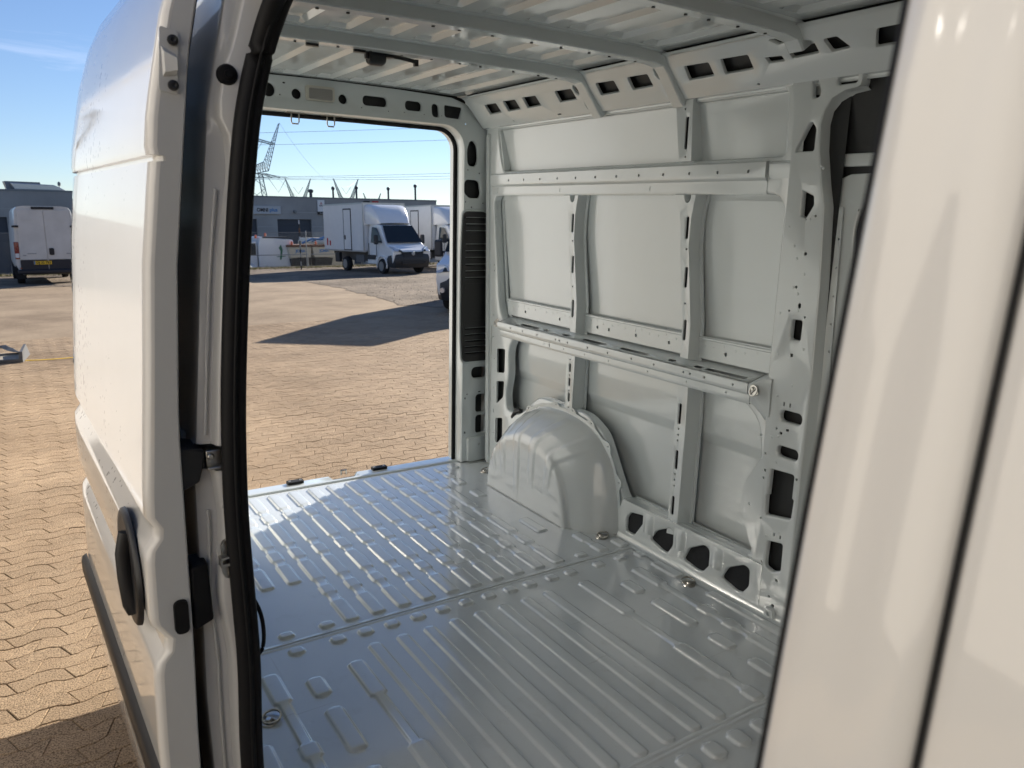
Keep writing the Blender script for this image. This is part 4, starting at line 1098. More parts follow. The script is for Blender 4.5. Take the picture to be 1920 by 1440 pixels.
rs = MB(); rs.grid([[(-lerp(SR, z), y, z) for y in (-1.45, 0.052)] for z in (1.86, 1.93, 1.96, 1.99, 2.03)]); rs.obj('roof_edge_panel', OUTER, VAN, smooth=50)

# front pillar of the opening and the passenger door beyond the shut line
bz = [-0.34 + 0.06 * k for k in range(40)]
def edge_y(z): return -1.331 - 0.018 * (z - 1.13)
def gap_y(z): return -1.404
bpm = MB()
rows = []
for z in bz:
    x = -lerp(SR, z); e = edge_y(z); g = gap_y(z)
    rows.append([(x + 0.075, e + 0.012, z), (x + 0.03, e + 0.006, z), (x + 0.008, e + 0.002, z), (x + 0.003, e - 0.003, z), (x + 0.0020, e - 0.014, z), (x + 0.0022, e - 0.024, z), (x + 0.0021, e - 0.034, z), (x + 0.0008, e - 0.040, z), (x, e - 0.046, z), (x - 0.0005, g + 0.013, z), (x + 0.001, g + 0.0035, z), (x + 0.004, g + 0.0014, z), (x + 0.03, g + 0.001, z)])
bpm.grid(rows); bpm.obj('door_pillar', OUTER, VAN, smooth=50)
MB().tube([(-lerp(SR, z) + 0.014, edge_y(z) + 0.004, z) for z in bz], 0.0042, 8).obj('pillar_seal', RUBBER, VAN)
pdm = MB(); rows = []
for z in [q for q in bz if q < 1.80]:
    x = -lerp(SR, z); g = gap_y(z)
    rows.append([(x + 0.03, g - 0.002, z), (x + 0.005, g - 0.0025, z), (x + 0.001, g - 0.006, z), (x, g - 0.012, z)] + [(x + 0.004 * k * k / 9, g - 0.012 - 0.34 * k / 3, z) for k in range(1, 4)] + [(x + 0.03, g - 1.05, z)])
pdm.grid(rows); pdoor = pdm.obj('passenger_door', OUTER, VAN, smooth=50)
MB().grid([[(-lerp(SR, z) - 0.004, y, z) for y in (-1.52, -2.30 + 0.5 * max(0, z - 0.9))] for z in (0.92, 1.2, 1.5, 1.62)]).obj('door_window', GLASS, pdoor)
gp = MB(); gp.grid([[(-lerp(SR, z) + 0.0055, y, z) for y in (-1.4062, -1.4028)] for z in bz]); gp.obj('shut_line_shade_strip', RUBBER, VAN)  # near-black strip stands in for the shade inside the shut line

# light-blocking partition, then cab and running gear so that the van is whole
bh = MB(); bh.grid([[(x, -1.47, z) for x in (-0.97, 0.97)] for z in (-0.02, 1.99)]); bh.obj('light_blocking_partition', BUMPERM, VAN)  # unseen dark partition, added to block light and dim the bay's front
cabm = MB()
side = [(-1.46, -0.30), (-1.46, 1.2), (-1.46, 2.03), (-1.9, 2.0), (-2.25, 1.72), (-2.95, 0.90), (-3.35, 0.72), (-3.5, 0.45), (-3.52, -0.30)]
wid = [1.02, 1.0, 0.78, 0.76, 0.74, 0.88, 0.86, 0.84, 0.86]
cabm.prism([[(-0.01 + s * w, y, z) for (y, z), w in zip(side, wid)] for s in (-0.985, 0.985)])
cabm.obj('cab_body', OUTER, VAN, smooth=30, bevel=0.04)
wsn = MB(); wsn.add([(-0.70, -2.27, 1.74), (0.70, -2.27, 1.74), (0.82, -2.93, 0.965), (-0.82, -2.93, 0.965)], [(0, 1, 2, 3)]); wsn.obj('windscreen', GLASS, VAN)
MB().box(-0.98, -3.56, -0.32, 0.96, -3.36, 0.10).obj('front_bumper', BUMPERM, VAN, bevel=0.05)
ub = MB(); ub.box(-0.93, -3.3, -0.20, 0.93, 2.24, -0.012); ub.obj('underbody', DARKMETAL, VAN)
rbm = MB(); rbm.box(-0.99, 2.20, -0.30, 0.98, 2.37, -0.10); rbm.obj('rear_bumper', BUMPERM, VAN, bevel=0.04)

def wheel(parent, c, r=0.34, w=0.24, out=1, name='wheel'):
    t = MB().lathe([(r * 0.60, -w / 2), (r * 0.93, -w / 2), (r, -w * 0.33), (r, w * 0.33), (r * 0.93, w / 2), (r * 0.60, w / 2)], (0, 0, 0), axis='x', n=28).obj(name, TYRE, parent, smooth=50)
    t.location = c
    d = MB().lathe([(0.0, 0.02 * out), (r * 0.16, 0.03 * out), (r * 0.2, 0.0), (r * 0.42, 0.02 * out), (r * 0.56, -0.01 * out), (r * 0.62, 0.05 * out)], (out * w * 0.36, 0, 0), axis='x', n=20).obj('rim', RIM, t, smooth=50)
    return t
for x, y, s in ((-0.86, 1.41, -1), (0.84, 1.41, 1), (-0.86, -2.55, -1), (0.84, -2.55, 1)): wheel(VAN, (x, y, -0.30 + (0.03 * (y + 1) / 2 * -1)), out=s)

# open rear doors, tail light, hinges
def rear_door(hx, hy, ang, s, vis):
    d = MB()
    ol = rp_([(0.0, 0.0), (0.77, 0.0), (0.77, 1.72), (0.68, 1.84), (0.03, 1.84), (0.0, 1.72)], 0.04)
    t = Vector((s * math.sin(R(ang)), math.cos(R(ang)), 0)); n = Vector((t.y, -t.x, 0)) * s
    mpf = lambda u, v, dd: tuple(Vector((hx, hy, 0)) + t * u + n * dd + Vector((0, 0, v)))
    d.plate(ol, [], mpf, skirt=0.045, splay=0.004)
    d.plate(offset(ol, 0.004), [], lambda u, v, dd: mpf(u, v, 0.046 + dd))
    o = d.obj('rear_door', OUTER, VAN, smooth=40)
    return o, mpf
dl, mf = rear_door(0.915, 2.285, 30, 1, True)
for z in (0.33, 1.35):
    h = MB(); h.plate(rect(0.02, z, 0.10, z + 0.10, 0.01), [], lambda u, v, d: mf(u, v, d - 0.015), skirt=0.014); h.box(0.80, 2.225, z, 0.90, 2.30, z + 0.10); h.obj('door_hinge', OUTER, dl, bevel=0.004)
ck = MB(); ck.box(0.796, 2.25, 0.64, 0.815, 2.29, 0.69); ck.tube([(0.815, 2.20, 0.66), (0.80, 2.26, 0.66), (0.79, 2.31, 0.655)], 0.008, 6); ck.prism([[(0.805, 2.22, 0.56), (0.805, 2.23, 0.50), (0.795, 2.30, 0.535), (0.795, 2.30, 0.57)], [(0.82, 2.22, 0.56), (0.82, 2.23, 0.50), (0.81, 2.30, 0.535), (0.81, 2.30, 0.57)]])
ck.obj('door_check_strap', PLASTIC, VAN, smooth=30)
tl = MB(); tl.plate(rect(2.215, 0.32, 2.262, 0.98, 0.012), [], LX(0.803), skirt=0.13); tl.obj('tail_light', REDLENS, VAN, smooth=40)
mfp = MB(); mfp.prism([[(0.785, 2.235, 0.07), (0.785, 2.30, 0.055), (0.80, 2.30, 0.24), (0.80, 2.235, 0.27)], [(0.85, 2.235, 0.07), (0.85, 2.30, 0.055), (0.85, 2.30, 0.24), (0.85, 2.235, 0.27)]]); mfp.box(0.795, 2.20, 0.02, 0.86, 2.235, 0.33); mfp.obj('pillar_lower_trim', PLASTIC, VAN, bevel=0.003)
rear_door(-0.89, 2.285, -14, -1, False)

# ---- sliding door, slid open to the rear
DO = [(-0.28, 1.085), (-0.12, 1.118), (0.05, 1.134), (0.31, 1.136), (0.475, 1.133), (0.50, 1.128), (0.522, 1.110), (0.55, 1.106), (0.585, 1.131), (0.60, 1.134), (0.72, 1.133), (0.745, 1.130), (0.768, 1.114), (0.79, 1.112), (0.815, 1.126), (0.86, 1.124), (1.1, 1.106), (1.30, 1.092), (1.455, 1.073), (1.484, 1.069), (1.4855, 1.060), (1.494, 1.060), (1.4955, 1.071), (1.51, 1.073), (1.56, 1.068), (1.60, 1.061), (1.738, 1.033), (1.85, 0.998), (1.92, 0.965), (1.955, 0.935)]
DI = [(-0.28, 1.03), (0.0, 1.058), (0.28, 1.060), (0.53, 1.055), (0.99, 1.053), (1.297, 1.035), (1.49, 1.013), (1.674, 0.992), (1.85, 0.955), (1.955, 0.915)]
dz = sorted(set([z for z, _ in DO] + [0.2, 0.4, 0.66, 0.7, 0.95, 1.02, 1.2, 1.4, 1.65, 1.69, 1.78]))
ycs = [0.0, 0.004, 0.012, 0.03, 0.1, 0.2, 0.35, 0.5, 0.65, 0.8, 0.95, 1.08, 1.18, 1.24, 1.268, 1.28]
sd = MB(); rows = []
for z in dz:
    xo, xi = -lerp(DO, z), -lerp(DI, z)
    row = [(xi + 0.006 + 0.0, 0.30, z), (xi - 0.004, 0.03, z), (xi - 0.001, 0.003, z), (xi - 0.006, 0.0, z), (xo + 0.012, -0.002, z)]
    for y in ycs:
        rnd = 0.008 if y == 0 else (0.003 if y < 0.005 else 0.0)
        if y > 1.2: rnd = 0.5 * (y - 1.2) ** 2 * 3
        row.append((xo - 0.040 * y / 1.3 + rnd, y, z))
    row += [(xi - 0.045 + 0.02, 1.282, z), (xi - 0.035, 1.26, z), (xi - 0.0, 0.32, z)]
    rows.append(row)
sd.grid(rows)
sd.add(rows[-1], [tuple(range(len(rows[-1])))]); sd.add(rows[0], [tuple(range(len(rows[0])))])
sdoor = sd.obj('sliding_door', DOORP, VAN, smooth=30)
tag(sdoor, 'white sliding door slid open, wet with droplets')
it = MB(); it.grid([[(-lerp(DI, z) + 0.012 - 0.03 * y, y, z) for y in (0.06, 0.3, 1.25)] for z in (-0.2, 0.28, 0.99, 1.3, 1.5, 1.67, 1.85)]); it.obj('inner_trim', BUMPERM, sdoor, smooth=60)
es = MB(); rows = []
for z in [q for q in dz if -0.25 < q < 1.93]:
    xo, xi = -lerp(DO, z), -lerp(DI, z)
    rows.append([(xi - 0.0045, -0.0035, z), (xo + 0.016, -0.0045, z)])
es.grid(rows); es.obj('door_end_face', JAMBP, sdoor, smooth=50)
# end face fittings: catch plate with wedge and two screws, rubber plug
cpz = MB(); cpz.plate(rp_([(-1.048, 1.606), (-1.016, 1.600), (-1.010, 1.705), (-1.040, 1.712)], 0.005), [], FY(-0.008), skirt=0.004)
cpz.prism([[(-1.040, -0.008, 1.628), (-1.018, -0.008, 1.632), (-1.018, -0.008, 1.668), (-1.040, -0.008, 1.680)], [(-1.036, -0.013, 1.636), (-1.016, -0.020, 1.640), (-1.016, -0.020, 1.660), (-1.036, -0.013, 1.670)]])
cpo = cpz.obj('catch_plate', JAMBP, sdoor, smooth=30, bevel=0.001)
for x, z in ((-1.020, 1.690), (-1.024, 1.615)):
    MB().lathe([(0.0, -0.004), (0.004, -0.008), (0.0085, -0.007), (0.0095, -0.001)], (x, -0.009, z), axis='y', n=14).obj('screw', PLASTIC, cpo, smooth=40)
MB().plate(rect(-1.090, 0.560, -1.063, 0.632, 0.013, 5), [], FY(-0.012), skirt=0.01, splay=0.001).obj('rubber_plug', RUBBER, sdoor, smooth=50)
# rub strip
rbs = MB()
rbs.grid([[(-lerp(DO, 0.2) - 0.04 * y / 1.3 - d, y, z) for d, z in ((0.0, 0.165), (0.014, 0.172), (0.017, 0.19), (0.017, 0.225), (0.013, 0.242), (0.0, 0.25))] for y in (0.01, 0.02, 0.3, 0.6, 0.9, 1.22, 1.25)])
rbs.obj('rub_strip', PLASTIC, sdoor, smooth=50)
# handle: dished black surround with a grip bar
hd = MB(); rows = []
for r, d in ((1.0, -0.002), (0.985, 0.006), (0.93, 0.010), (0.82, 0.0085), (0.6, 0.007), (0.0, 0.006)):
    rows.append([(-1.140 - d, 0.185 + 0.15 * r * math.cos(2 * math.pi * k / 32), 0.645 + 0.125 * r * math.sin(2 * math.pi * k / 32)) for k in range(32)])
hd.grid(rows, True)
hnd = hd.obj('door_handle', PLASTIC, sdoor, smooth=60)
gb = MB(); gb.tube([(-1.146, 0.13, 0.56), (-1.152, 0.135, 0.58), (-1.156, 0.145, 0.64), (-1.156, 0.15, 0.69), (-1.150, 0.15, 0.72), (-1.146, 0.15, 0.735)], 0.012, 10, flat=1.5); gb.obj('grip', PLASTIC, hnd, smooth=60)

# hand applied seam sealer: wavering beads along the joints
def sealer(pts, r, parent):
    q = spline(pts, 1)
    full = []
    for a, b in zip(q, q[1:]):
        n_ = max(1, int((b - a).length / 0.012))
        full += [a.lerp(b, i / n_) for i in range(n_)]
    full.append(q[-1])
    jit = [Vector((random.uniform(-1, 1), random.uniform(-1, 1), random.uniform(-0.3, 0.3))) * r * 0.5 for _ in full]
    MB().tube([p + j for p, j in zip(full, jit)], [r * random.uniform(0.7, 1.25) for _ in full], 6, flat=0.7).obj('seam_sealer', SEALER, parent, smooth=70)
sealer([(0.7085, 1.755, 0.002), (0.7085, 1.5, 0.002), (0.7085, 1.2, 0.002), (0.712, 1.09, 0.002), (0.735, 1.055, 0.002), (0.78, 1.02, 0.002), (0.84, 0.95, 0.002), (0.87, 0.89, 0.003)], 0.0032, arch_l)
sealer([(0.866, y, 0.0045) for y in (0.88, 0.6, 0.3, 0.1)], 0.0026, VAN)
sealer([(0.798, 2.088, 0.003), (0.87, 2.088, 0.003), (0.94, 2.088, 0.003)], 0.003, VAN)
sealer([(0.8905, 2.018, z) for z in (0.05, 0.4, 0.8)], 0.002, VAN)
sealer([(0.933, 2.114, z) for z in (0.2, 0.6, 1.0, 1.4, 1.75)], 0.0022, VAN)
sealer([(0.757, y, 1.968) for y in (2.08, 1.7, 1.25)], 0.0028, VAN)
sealer([(0.757, y, 1.968) for y in (1.10, 0.9, 0.75)], 0.0028, VAN)
sealer([(0.757, y, 1.968) for y in (0.62, 0.4, 0.17)], 0.0028, VAN)
sealer([(-0.86, 0.757, 0.002), (-0.2, 0.757, 0.002), (0.3, 0.757, 0.002), (0.84, 0.757, 0.002)], 0.0018, VAN)
for k in range(34):
    y = 0.26 + 1.66 * k / 33
    MB().lathe([(0.0048, 0.0006), (0.0034, -0.0010), (0.0, -0.0014)], (0.9315, y + random.uniform(-0.01, 0.01), 0.925 if k % 3 else 0.935), axis='x', n=8).obj('spot_weld', INNER, VAN)
for k in range(22):
    z = 0.10 + 1.68 * k / 21
    MB().lathe([(0.0045, 0.0006), (0.0032, -0.0010), (0.0, -0.0014)], (0.8835, 2.03 + 0.025 * z + random.uniform(-0.003, 0.003), z), axis='x', n=8).obj('spot_weld', INNER, VAN)

# ================================================================== GROUND
gm = MB()
def terr(x, y):
    t = min(1, max(0, (y - 39.2) / 3.0))
    return -0.035 - 1.165 * t * t * (3 - 2 * t)
gx = [-900, -200, -60, -30, -10, 0, 10, 20, 30, 60, 120, 400, 1200]
gy = [-900, -100, -20, 0, 20, 36, 39.2, 40, 41, 42.2, 60, 120, 300, 1400]
gm.grid([[(x, y, terr(x, y)) for x in gx] for y in gy])
tag(gm.obj('ground', DIRT, None, smooth=60), kind='structure')
X0, X1, Y0, Y1 = -7.0, 9.2, -2.0, 15.0
bed = MB(); bed.add([(X0 - 0.1, Y0 - 0.1, -0.012), (X1 + 0.1, Y0 - 0.1, -0.012), (X1 + 0.1, Y1 + 0.1, -0.012), (X0 - 0.1, Y1 + 0.1, -0.012)], [(0, 1, 2, 3)])
YB = tag(bed.obj('paved_yard', JOINT, None, smooth=0), kind='structure')
ym = MB()
for a, b, c, d in ((-60, -40, 60, Y0 + 0.05), (-60, Y0 + 0.05, X0 + 0.05, Y1 - 0.05), (X1 - 0.05, Y0 + 0.05, 60, Y1 - 0.05), (-60, Y1 - 0.05, 60, 31)):
    ym.add([(a, b, -0.004), (c, b, -0.004), (c, d, -0.004), (a, d, -0.004)], [(0, 1, 2, 3)])
tag(ym.obj('outer_paving', YARD, None, smooth=0), kind='structure')
gr = MB()
edge = [(-60, 29.6), (-20, 29.7), (-6, 29.5), (0, 29.6), (5, 29.0), (8.3, 28.6), (8.35, 25), (8.15, 22.8), (7.9, 20), (7.45, 17.2), (7.9, 16.0), (9.4, 15.1), (14, 14.6), (60, 14)]
fine = []
for (a, b), (c, d) in zip(edge, edge[1:]):
    n_ = max(1, int(math.dist((a, b), (c, d)) / 0.35)) if abs(a) < 20 and abs(c) < 20 else 1
    for i in range(n_):
        t = i / n_; fine.append((a + (c - a) * t + random.uniform(-0.12, 0.12), b + (d - b) * t + random.uniform(-0.14, 0.14)))
fine.append(edge[-1])
ol = fine + [(60, 39.4), (-60, 39.4)]
gr.plate(ol, [], lambda u, v, d: (u, v, 0.004))
tag(gr.obj('gravel_yard', GRAVEL, None, smooth=0), kind='structure')
# loose stones on the gravel
stn = MB()
for i in range(5200):
    x = random.uniform(-8, 26); y = 16 + 22 * random.random() ** 1.3
    if not inside(x, y, ol): continue
    r = random.uniform(0.008, 0.026)
    a = random.random() * 3.14
    stn.add([(x + r * math.cos(a + k * 1.57) * random.uniform(0.7, 1.3), y + r * math.sin(a + k * 1.57) * random.uniform(0.7, 1.3), 0.0) for k in range(4)] + [(x, y, r * 1.1)], [(0, 1, 4), (1, 2, 4), (2, 3, 4), (3, 0, 4)])
tag(stn.obj('gravel_stones', GRAVEL, None, smooth=0, weld=False), 'loose gravel stones scattered over the brown yard', 'gravel', kind='stuff')

# interlocking pavers: zigzag long joints, slanted short joints
PL, PWD, AMP = 0.225, 0.1125, 0.0125
def zig(x):
    t = (x / PL) % 1.0
    if t < 0.30: return AMP
    if t < 0.50: return AMP - 2 * AMP * (t - 0.30) / 0.20
    if t < 0.80: return -AMP
    return -AMP + 2 * AMP * (t - 0.80) / 0.20
def paver_outline(x0, sl, g=0.0013):
    """outline of one stone whose left end is at x0 (in row coordinates), row base at 0"""
    brk = [0.0, 0.30, 0.50, 0.80]
    def line(base, xa, xb):
        xs_ = [xa] + sorted(PL * (k + b) for k in range(-2, 4) for b in brk if xa < PL * (k + b) < xb) + [xb]
        return [(x, base + zig(x)) for x in xs_]
    lo = line(g, x0 - sl + g, x0 + PL - sl - g)
    hi = line(PWD - g, x0 + sl + g, x0 + PL + sl - g)
    return lo + hi[::-1]
variants = []
for par in range(2):
    x0 = 0.02 if par == 0 else 0.02 + PL / 2
    o = paver_outline(x0, 0.020 if par == 0 else -0.020)
    c = 0.003
    i_ = offset(o, -c)
    n_ = len(o)
    vs = [(x, y, 0.0) for x, y in i_] + [(x, y, -0.003) for x, y in o] + [(x, y, -0.015) for x, y in o]
    fs = [tuple(range(n_))] + [(k, n_ + k, n_ + (k + 1) % n_, (k + 1) % n_) for k in range(n_)] + [(n_ + k, 2 * n_ + k, 2 * n_ + (k + 1) % n_, n_ + (k + 1) % n_) for k in range(n_)]
    variants.append((vs, fs))
Fw = Vector((math.sin(R(CAM_YAW)) * math.cos(R(CAM_PITCH)), math.cos(R(CAM_YAW)) * math.cos(R(CAM_PITCH)), -math.sin(R(CAM_PITCH))))
Rw = Vector((math.cos(R(CAM_YAW)), -math.sin(R(CAM_YAW)), 0)); Dw = Fw.cross(Rw)
cells = []
for j in range(int((Y1 - Y0) / PWD)):
    for i in range(int((X1 - X0) / PL)):
        px_, py_ = X0 + i * PL, Y0 + j * PWD
        d = Vector((px_ + 0.11, py_ + 0.05, 0)) - Vector(CAM_LOC)
        w = d.dot(Fw); sc = 1e9
        if w > 0.3:
            u, v = d.dot(Rw) / w, d.dot(Dw) / w
            if -0.675 < u < -0.43 and -0.3 < v < 0.52 and (u < -0.56 or v < 0.1) and py_ > 1.3: sc = d.length
            if -0.345 < u < -0.07 and -0.2 < v < 0.13: sc = d.length * 1.02
        cells.append((sc, px_, py_, j % 2))
cells.sort()
pm = []
for vs, fs in variants:
    me = bpy.data.meshes.new('paver'); me.from_pydata(vs, [], fs); me.materials.append(PAVER); pm.append(me)
for sc, x, y, p in cells[:300]:
    o = bpy.data.objects.new('paver', pm[p]); COL.objects.link(o); o.parent = YB
    o.location = (x, y, random.uniform(-0.002, 0.0015)); o.rotation_euler = (random.uniform(-0.006, 0.006), random.uniform(-0.004, 0.004), random.uniform(-0.008, 0.008))
pf = MB()
for sc, x, y, p in cells[300:]:
    vs, fs = variants[p]
    h = random.uniform(-0.002, 0.0015); a = random.uniform(-0.008, 0.008); b = random.uniform(-0.02, 0.02)
    pf.add([(x + u - v * a, y + v + u * a, z + h + b * v) for u, v, z in vs], fs)
pfo = pf.obj('paver_field', PAVER, YB, smooth=0, weld=False)
tag(pfo, kind='stuff')

# grass strip under the fence
ga = MB()
for i in range(9000):
    x = random.uniform(-14, 30); y = 37.3 + random.gauss(0.6, 0.45); h = random.uniform(0.04, 0.16); a = random.random() * 3.14; w = 0.012
    dx, dy = w * math.cos(a), w * math.sin(a); lx, ly = random.uniform(-0.05, 0.05), random.uniform(-0.05, 0.05)
    ga.add([(x - dx, y - dy, 0), (x + dx, y + dy, 0), (x + lx, y + ly, h)], [(0, 1, 2)])
tag(ga.obj('grass', GRASSM, None, smooth=0, weld=False), 'strip of dry yellow green grass along the fence foot', 'grass', kind='stuff')

# ================================================================== PLACE: hall, fence, pylons
HALL = empty('industrial_hall', (34.1, 65.68, -1.2), 4.807)
tag(HALL, 'long grey concrete industrial hall with dark roller gates behind the fence', 'building')
HB = 1.2
hw = MB(); hw.plate([(-75, 0), (0, 0), (0, 4.60 + HB), (-75, 4.60 + HB)], [rect(a, 0.001, b, 2.75 + HB) for a, b in ((-20.55, -17.5), (-15.76, -12.73), (-11.0, -7.9), (-38, -34.9), (-29, -26))], FY(0), lip=0.25)
hw.add([(0, 0, 0), (0, 25, 0), (0, 25, 5.8), (0, 0, 5.8)], [(0, 1, 2, 3)]); hw.add([(-75, 0, 5.8), (0, 0, 5.8), (0, 25, 5.8), (-75, 25, 5.8)], [(0, 1, 2, 3)])
hw.obj('wall', CONCRETE, HALL, smooth=0)
hc = MB(); hc.box(-75, -0.03, 5.72, 0.03, 0.3, 5.83); hc.obj('parapet_cap', ROOFSTEEL, HALL)
for z in (3.32, 2.13, 0.98, -0.2):
    spans = [(-75, -38), (-34.9, -29), (-26, -20.55), (-17.5, -15.76), (-12.73, -11.0), (-7.9, 0)] if z < 2.7 else [(-75, 0)]
    for a, b in spans: MB().box(a, -0.012, z + HB - 0.025, b, 0.0, z + HB + 0.025).obj('panel_joint', CONCLINE, HALL, smooth=0)
for x in (-11.03, -12.6, -17.43, -22, -27.5, -31.87, -33.62, -39, -45, -5, -60):
    MB().box(x - 0.02, -0.011, 3.0 + HB if -40 < x < -7 and x not in (-22, -31.87, -33.62) else 0, x + 0.02, 0.0, 5.7).obj('panel_joint', GALV, HALL, smooth=0)
for a, b in ((-20.55, -17.5), (-15.76, -12.73), (-11.0, -7.9), (-38, -34.9), (-29, -26)):
    g = MB().box(a, 0.2, 0, b, 0.24, 2.75 + HB).obj('roller_gate', GATEM, HALL, smooth=0)
    for k in range(7): MB().box(a + 0.03, 0.185, 0.05 + 0.56 * k, b - 0.03, 0.2, 0.57 + 0.56 * k).obj('gate_section', GATEM, g, smooth=0, bevel=0.01)
MB().lathe([(0, -0.25), (0.10, -0.25), (0.14, -0.1), (0.10, 0.0)], (-14.23, 0, 3.37 + HB), axis='y', n=12).obj('wall_lamp', ROOFSTEEL, HALL)
for x, top, r in ((-12.32, 5.32, 0.13), (-10.23, 5.61, 0.085), (-7.96, 5.73, 0.085), (-4.72, 5.74, 0.085), (-1.82, 6.07, 0.09)):
    vp = MB().lathe([(r, 5.7), (r, top + HB - 0.3), (r * 1.7, top + HB - 0.26), (r * 1.8, top + HB - 0.08), (r * 0.9, top + HB)], (x, 0.8, 0), n=12).obj('vent_pipe', GATEM, HALL, smooth=40)
u1 = MB(); u1.prism([[(-34.6, 1.0, 5.8), (-32.4, 1.0, 5.8), (-32.55, 1.0, 6.4), (-34.7, 1.0, 6.42)], [(-34.4, 3.4, 5.8), (-32.4, 3.4, 5.8), (-32.5, 3.4, 6.45), (-34.6, 3.4, 6.5)]]); u1.obj('roof_air_unit', ROOFSTEEL, HALL, smooth=0, bevel=0.03)
u2 = MB(); u2.prism([[(-34.2, 0.5, 5.83), (-31.0, 0.5, 5.83), (-31.5, 0.5, 6.1), (-31.8, 0.5, 6.22), (-34.4, 0.5, 6.3)], [(-34.2, 1.3, 5.83), (-31.0, 1.3, 5.83), (-31.5, 1.3, 6.1), (-31.8, 1.3, 6.22), (-34.4, 1.3, 6.3)]]); u2.obj('roof_duct', ALU, HALL, smooth=30, bevel=0.05)
MB().lathe([(0.03, 5.8), (0.03, 6.15), (0.10, 6.2), (0.11, 6.4), (0.02, 6.48)], (-31.4, 0.8, 0), n=10).obj('roof_cowl', ROOFSTEEL, HALL)
for a, b, m in ((-7.73, -7.1, BLACKP), (-6.88, -6.24, REDP)): MB().box(a, -0.06, 4.20 + HB, b, -0.02, 4.41 + HB).obj('parapet_panel', m, HALL, smooth=0)
# signs
def local_sign(name, x0, x1, z0, z1, m, label):
    s = MB().box(x0, -0.14, z0 + HB, x1, -0.02, z1 + HB).obj(name, m, None, smooth=0, bevel=0.01)
    s.parent = None
    s.matrix_world = Matrix.Translation((34.1, 65.68, -1.2)) @ Matrix.Rotation(R(4.807), 4, 'Z')
    tag(s, label, 'sign'); return s
so = local_sign('wall_sign', -19.4, -15.47, 3.16, 3.81, SIGNG, 'long pale grey OMNIplus wall sign on the grey hall')
text('omni_lettering', 'OMNI', 0.40, BLACKP, so, (-17.02, -0.146, 3.475 + HB), (R(90), 0, 0), align='CENTER', sx=0.92, bold=0.012)
text('plus_lettering', 'plus', 0.42, BLUEP, so, (-16.09, -0.146, 3.50 + HB), (R(90), 0, 0), align='CENTER', sx=1.02, bold=0.012)
sf = local_sign('dealer_sign', -12.15, -11.52, 3.41, 4.39, SIGNW, 'upright white wall sign with red three diamond emblem on the grey hall')
MB().box(-12.15, -0.145, 3.18 + HB, -11.52, -0.02, 3.405 + HB).obj('service_panel', BLACKP, sf, smooth=0)
em = MB()
for a in (90, 210, 330):
    d = Vector((math.cos(R(a)), math.sin(R(a)))); n = Vector((-d.y, d.x)); L_ = 0.125
    c = [Vector((0, 0)), d * L_ * 0.5 + n * L_ * 0.29, d * L_, d * L_ * 0.5 - n * L_ * 0.29]
    em.prism([[(-11.835 + q.x * 1.1, y, 4.10 + HB + q.y * 1.1) for q in c] for y in (-0.15, -0.141)])
em.obj('diamond_emblem', REDP, sf, smooth=0)
text('dealer_lettering', 'FUSO', 0.145, BLACKP, sf, (-11.835, -0.146, 3.90 + HB), (R(90), 0, 0), bold=0.006)
text('service_lettering', 'Service', 0.12, SIGNW, sf, (-11.835, -0.15, 3.29 + HB), (R(90), 0, 0))

# chain link fence: posts, rails, wire mesh
FEN = empty('chain_link_fence', (0, 38.3, 0), -0.6)
tag(FEN, 'tall chain link fence with steel posts in front of the hall', 'fence')
for i in range(18):
    x = -18 + 3.0 * i
    MB().lathe([(0.03, -0.1), (0.03, 1.86), (0.0, 1.88)], (x, 0, 0), n=8).obj('fence_post', GALV, FEN, smooth=50)
for z in (0.08, 1.8): MB().tube([(-19, 0.03, z), (34, 0.03, z)], 0.010, 5).obj('tension_wire', GALV, FEN)
cl = MB(); s_ = 0.095; w = 0.0032
for i in range(int(53 / s_)):
    x = -19 + i * s_
    for d in (1, -1):
        xa, xb = (x, x + 1.74 * d)
        if not (-19 <= xb <= 34): continue
        cl.add([(xa - w, 0, 0.06), (xa + w, 0, 0.06), (xb + w, 0, 1.80), (xb - w, 0, 1.80)], [(0, 1, 2, 3)])
tag(cl.obj('wire_mesh', GALV, FEN, smooth=0, weld=False), kind='stuff')
# low steel barrier behind the fence
LB = empty('steel_barrier', (0, 39.0, -0.1)); tag(LB, 'low galvanised tube barrier just behind the fence', 'barrier')
for a, b in ((8.6, 12.35), (12.5, 17.2)):
    MB().tube([(a, 0, 0), (a, 0, 0.74), (b, 0, 0.74), (b, 0, 0)], 0.024, 6).obj('barrier_frame', GALV, LB)
# banded marker pole
MP = empty('marker_pole', (11.03, 36.2, 0)); tag(MP, 'slim dark marker pole with pale bands by the fence', 'pole')
for k in range(12): MB().lathe([(0.032, 0.2 * k), (0.032, 0.2 * k + 0.2)], (0, 0, 0), n=8).obj('pole_band', (BLACKP, RUST, BLACKP, SIGNG)[k % 4] if k > 5 else (DARKMETAL, GALV)[k % 2], MP)

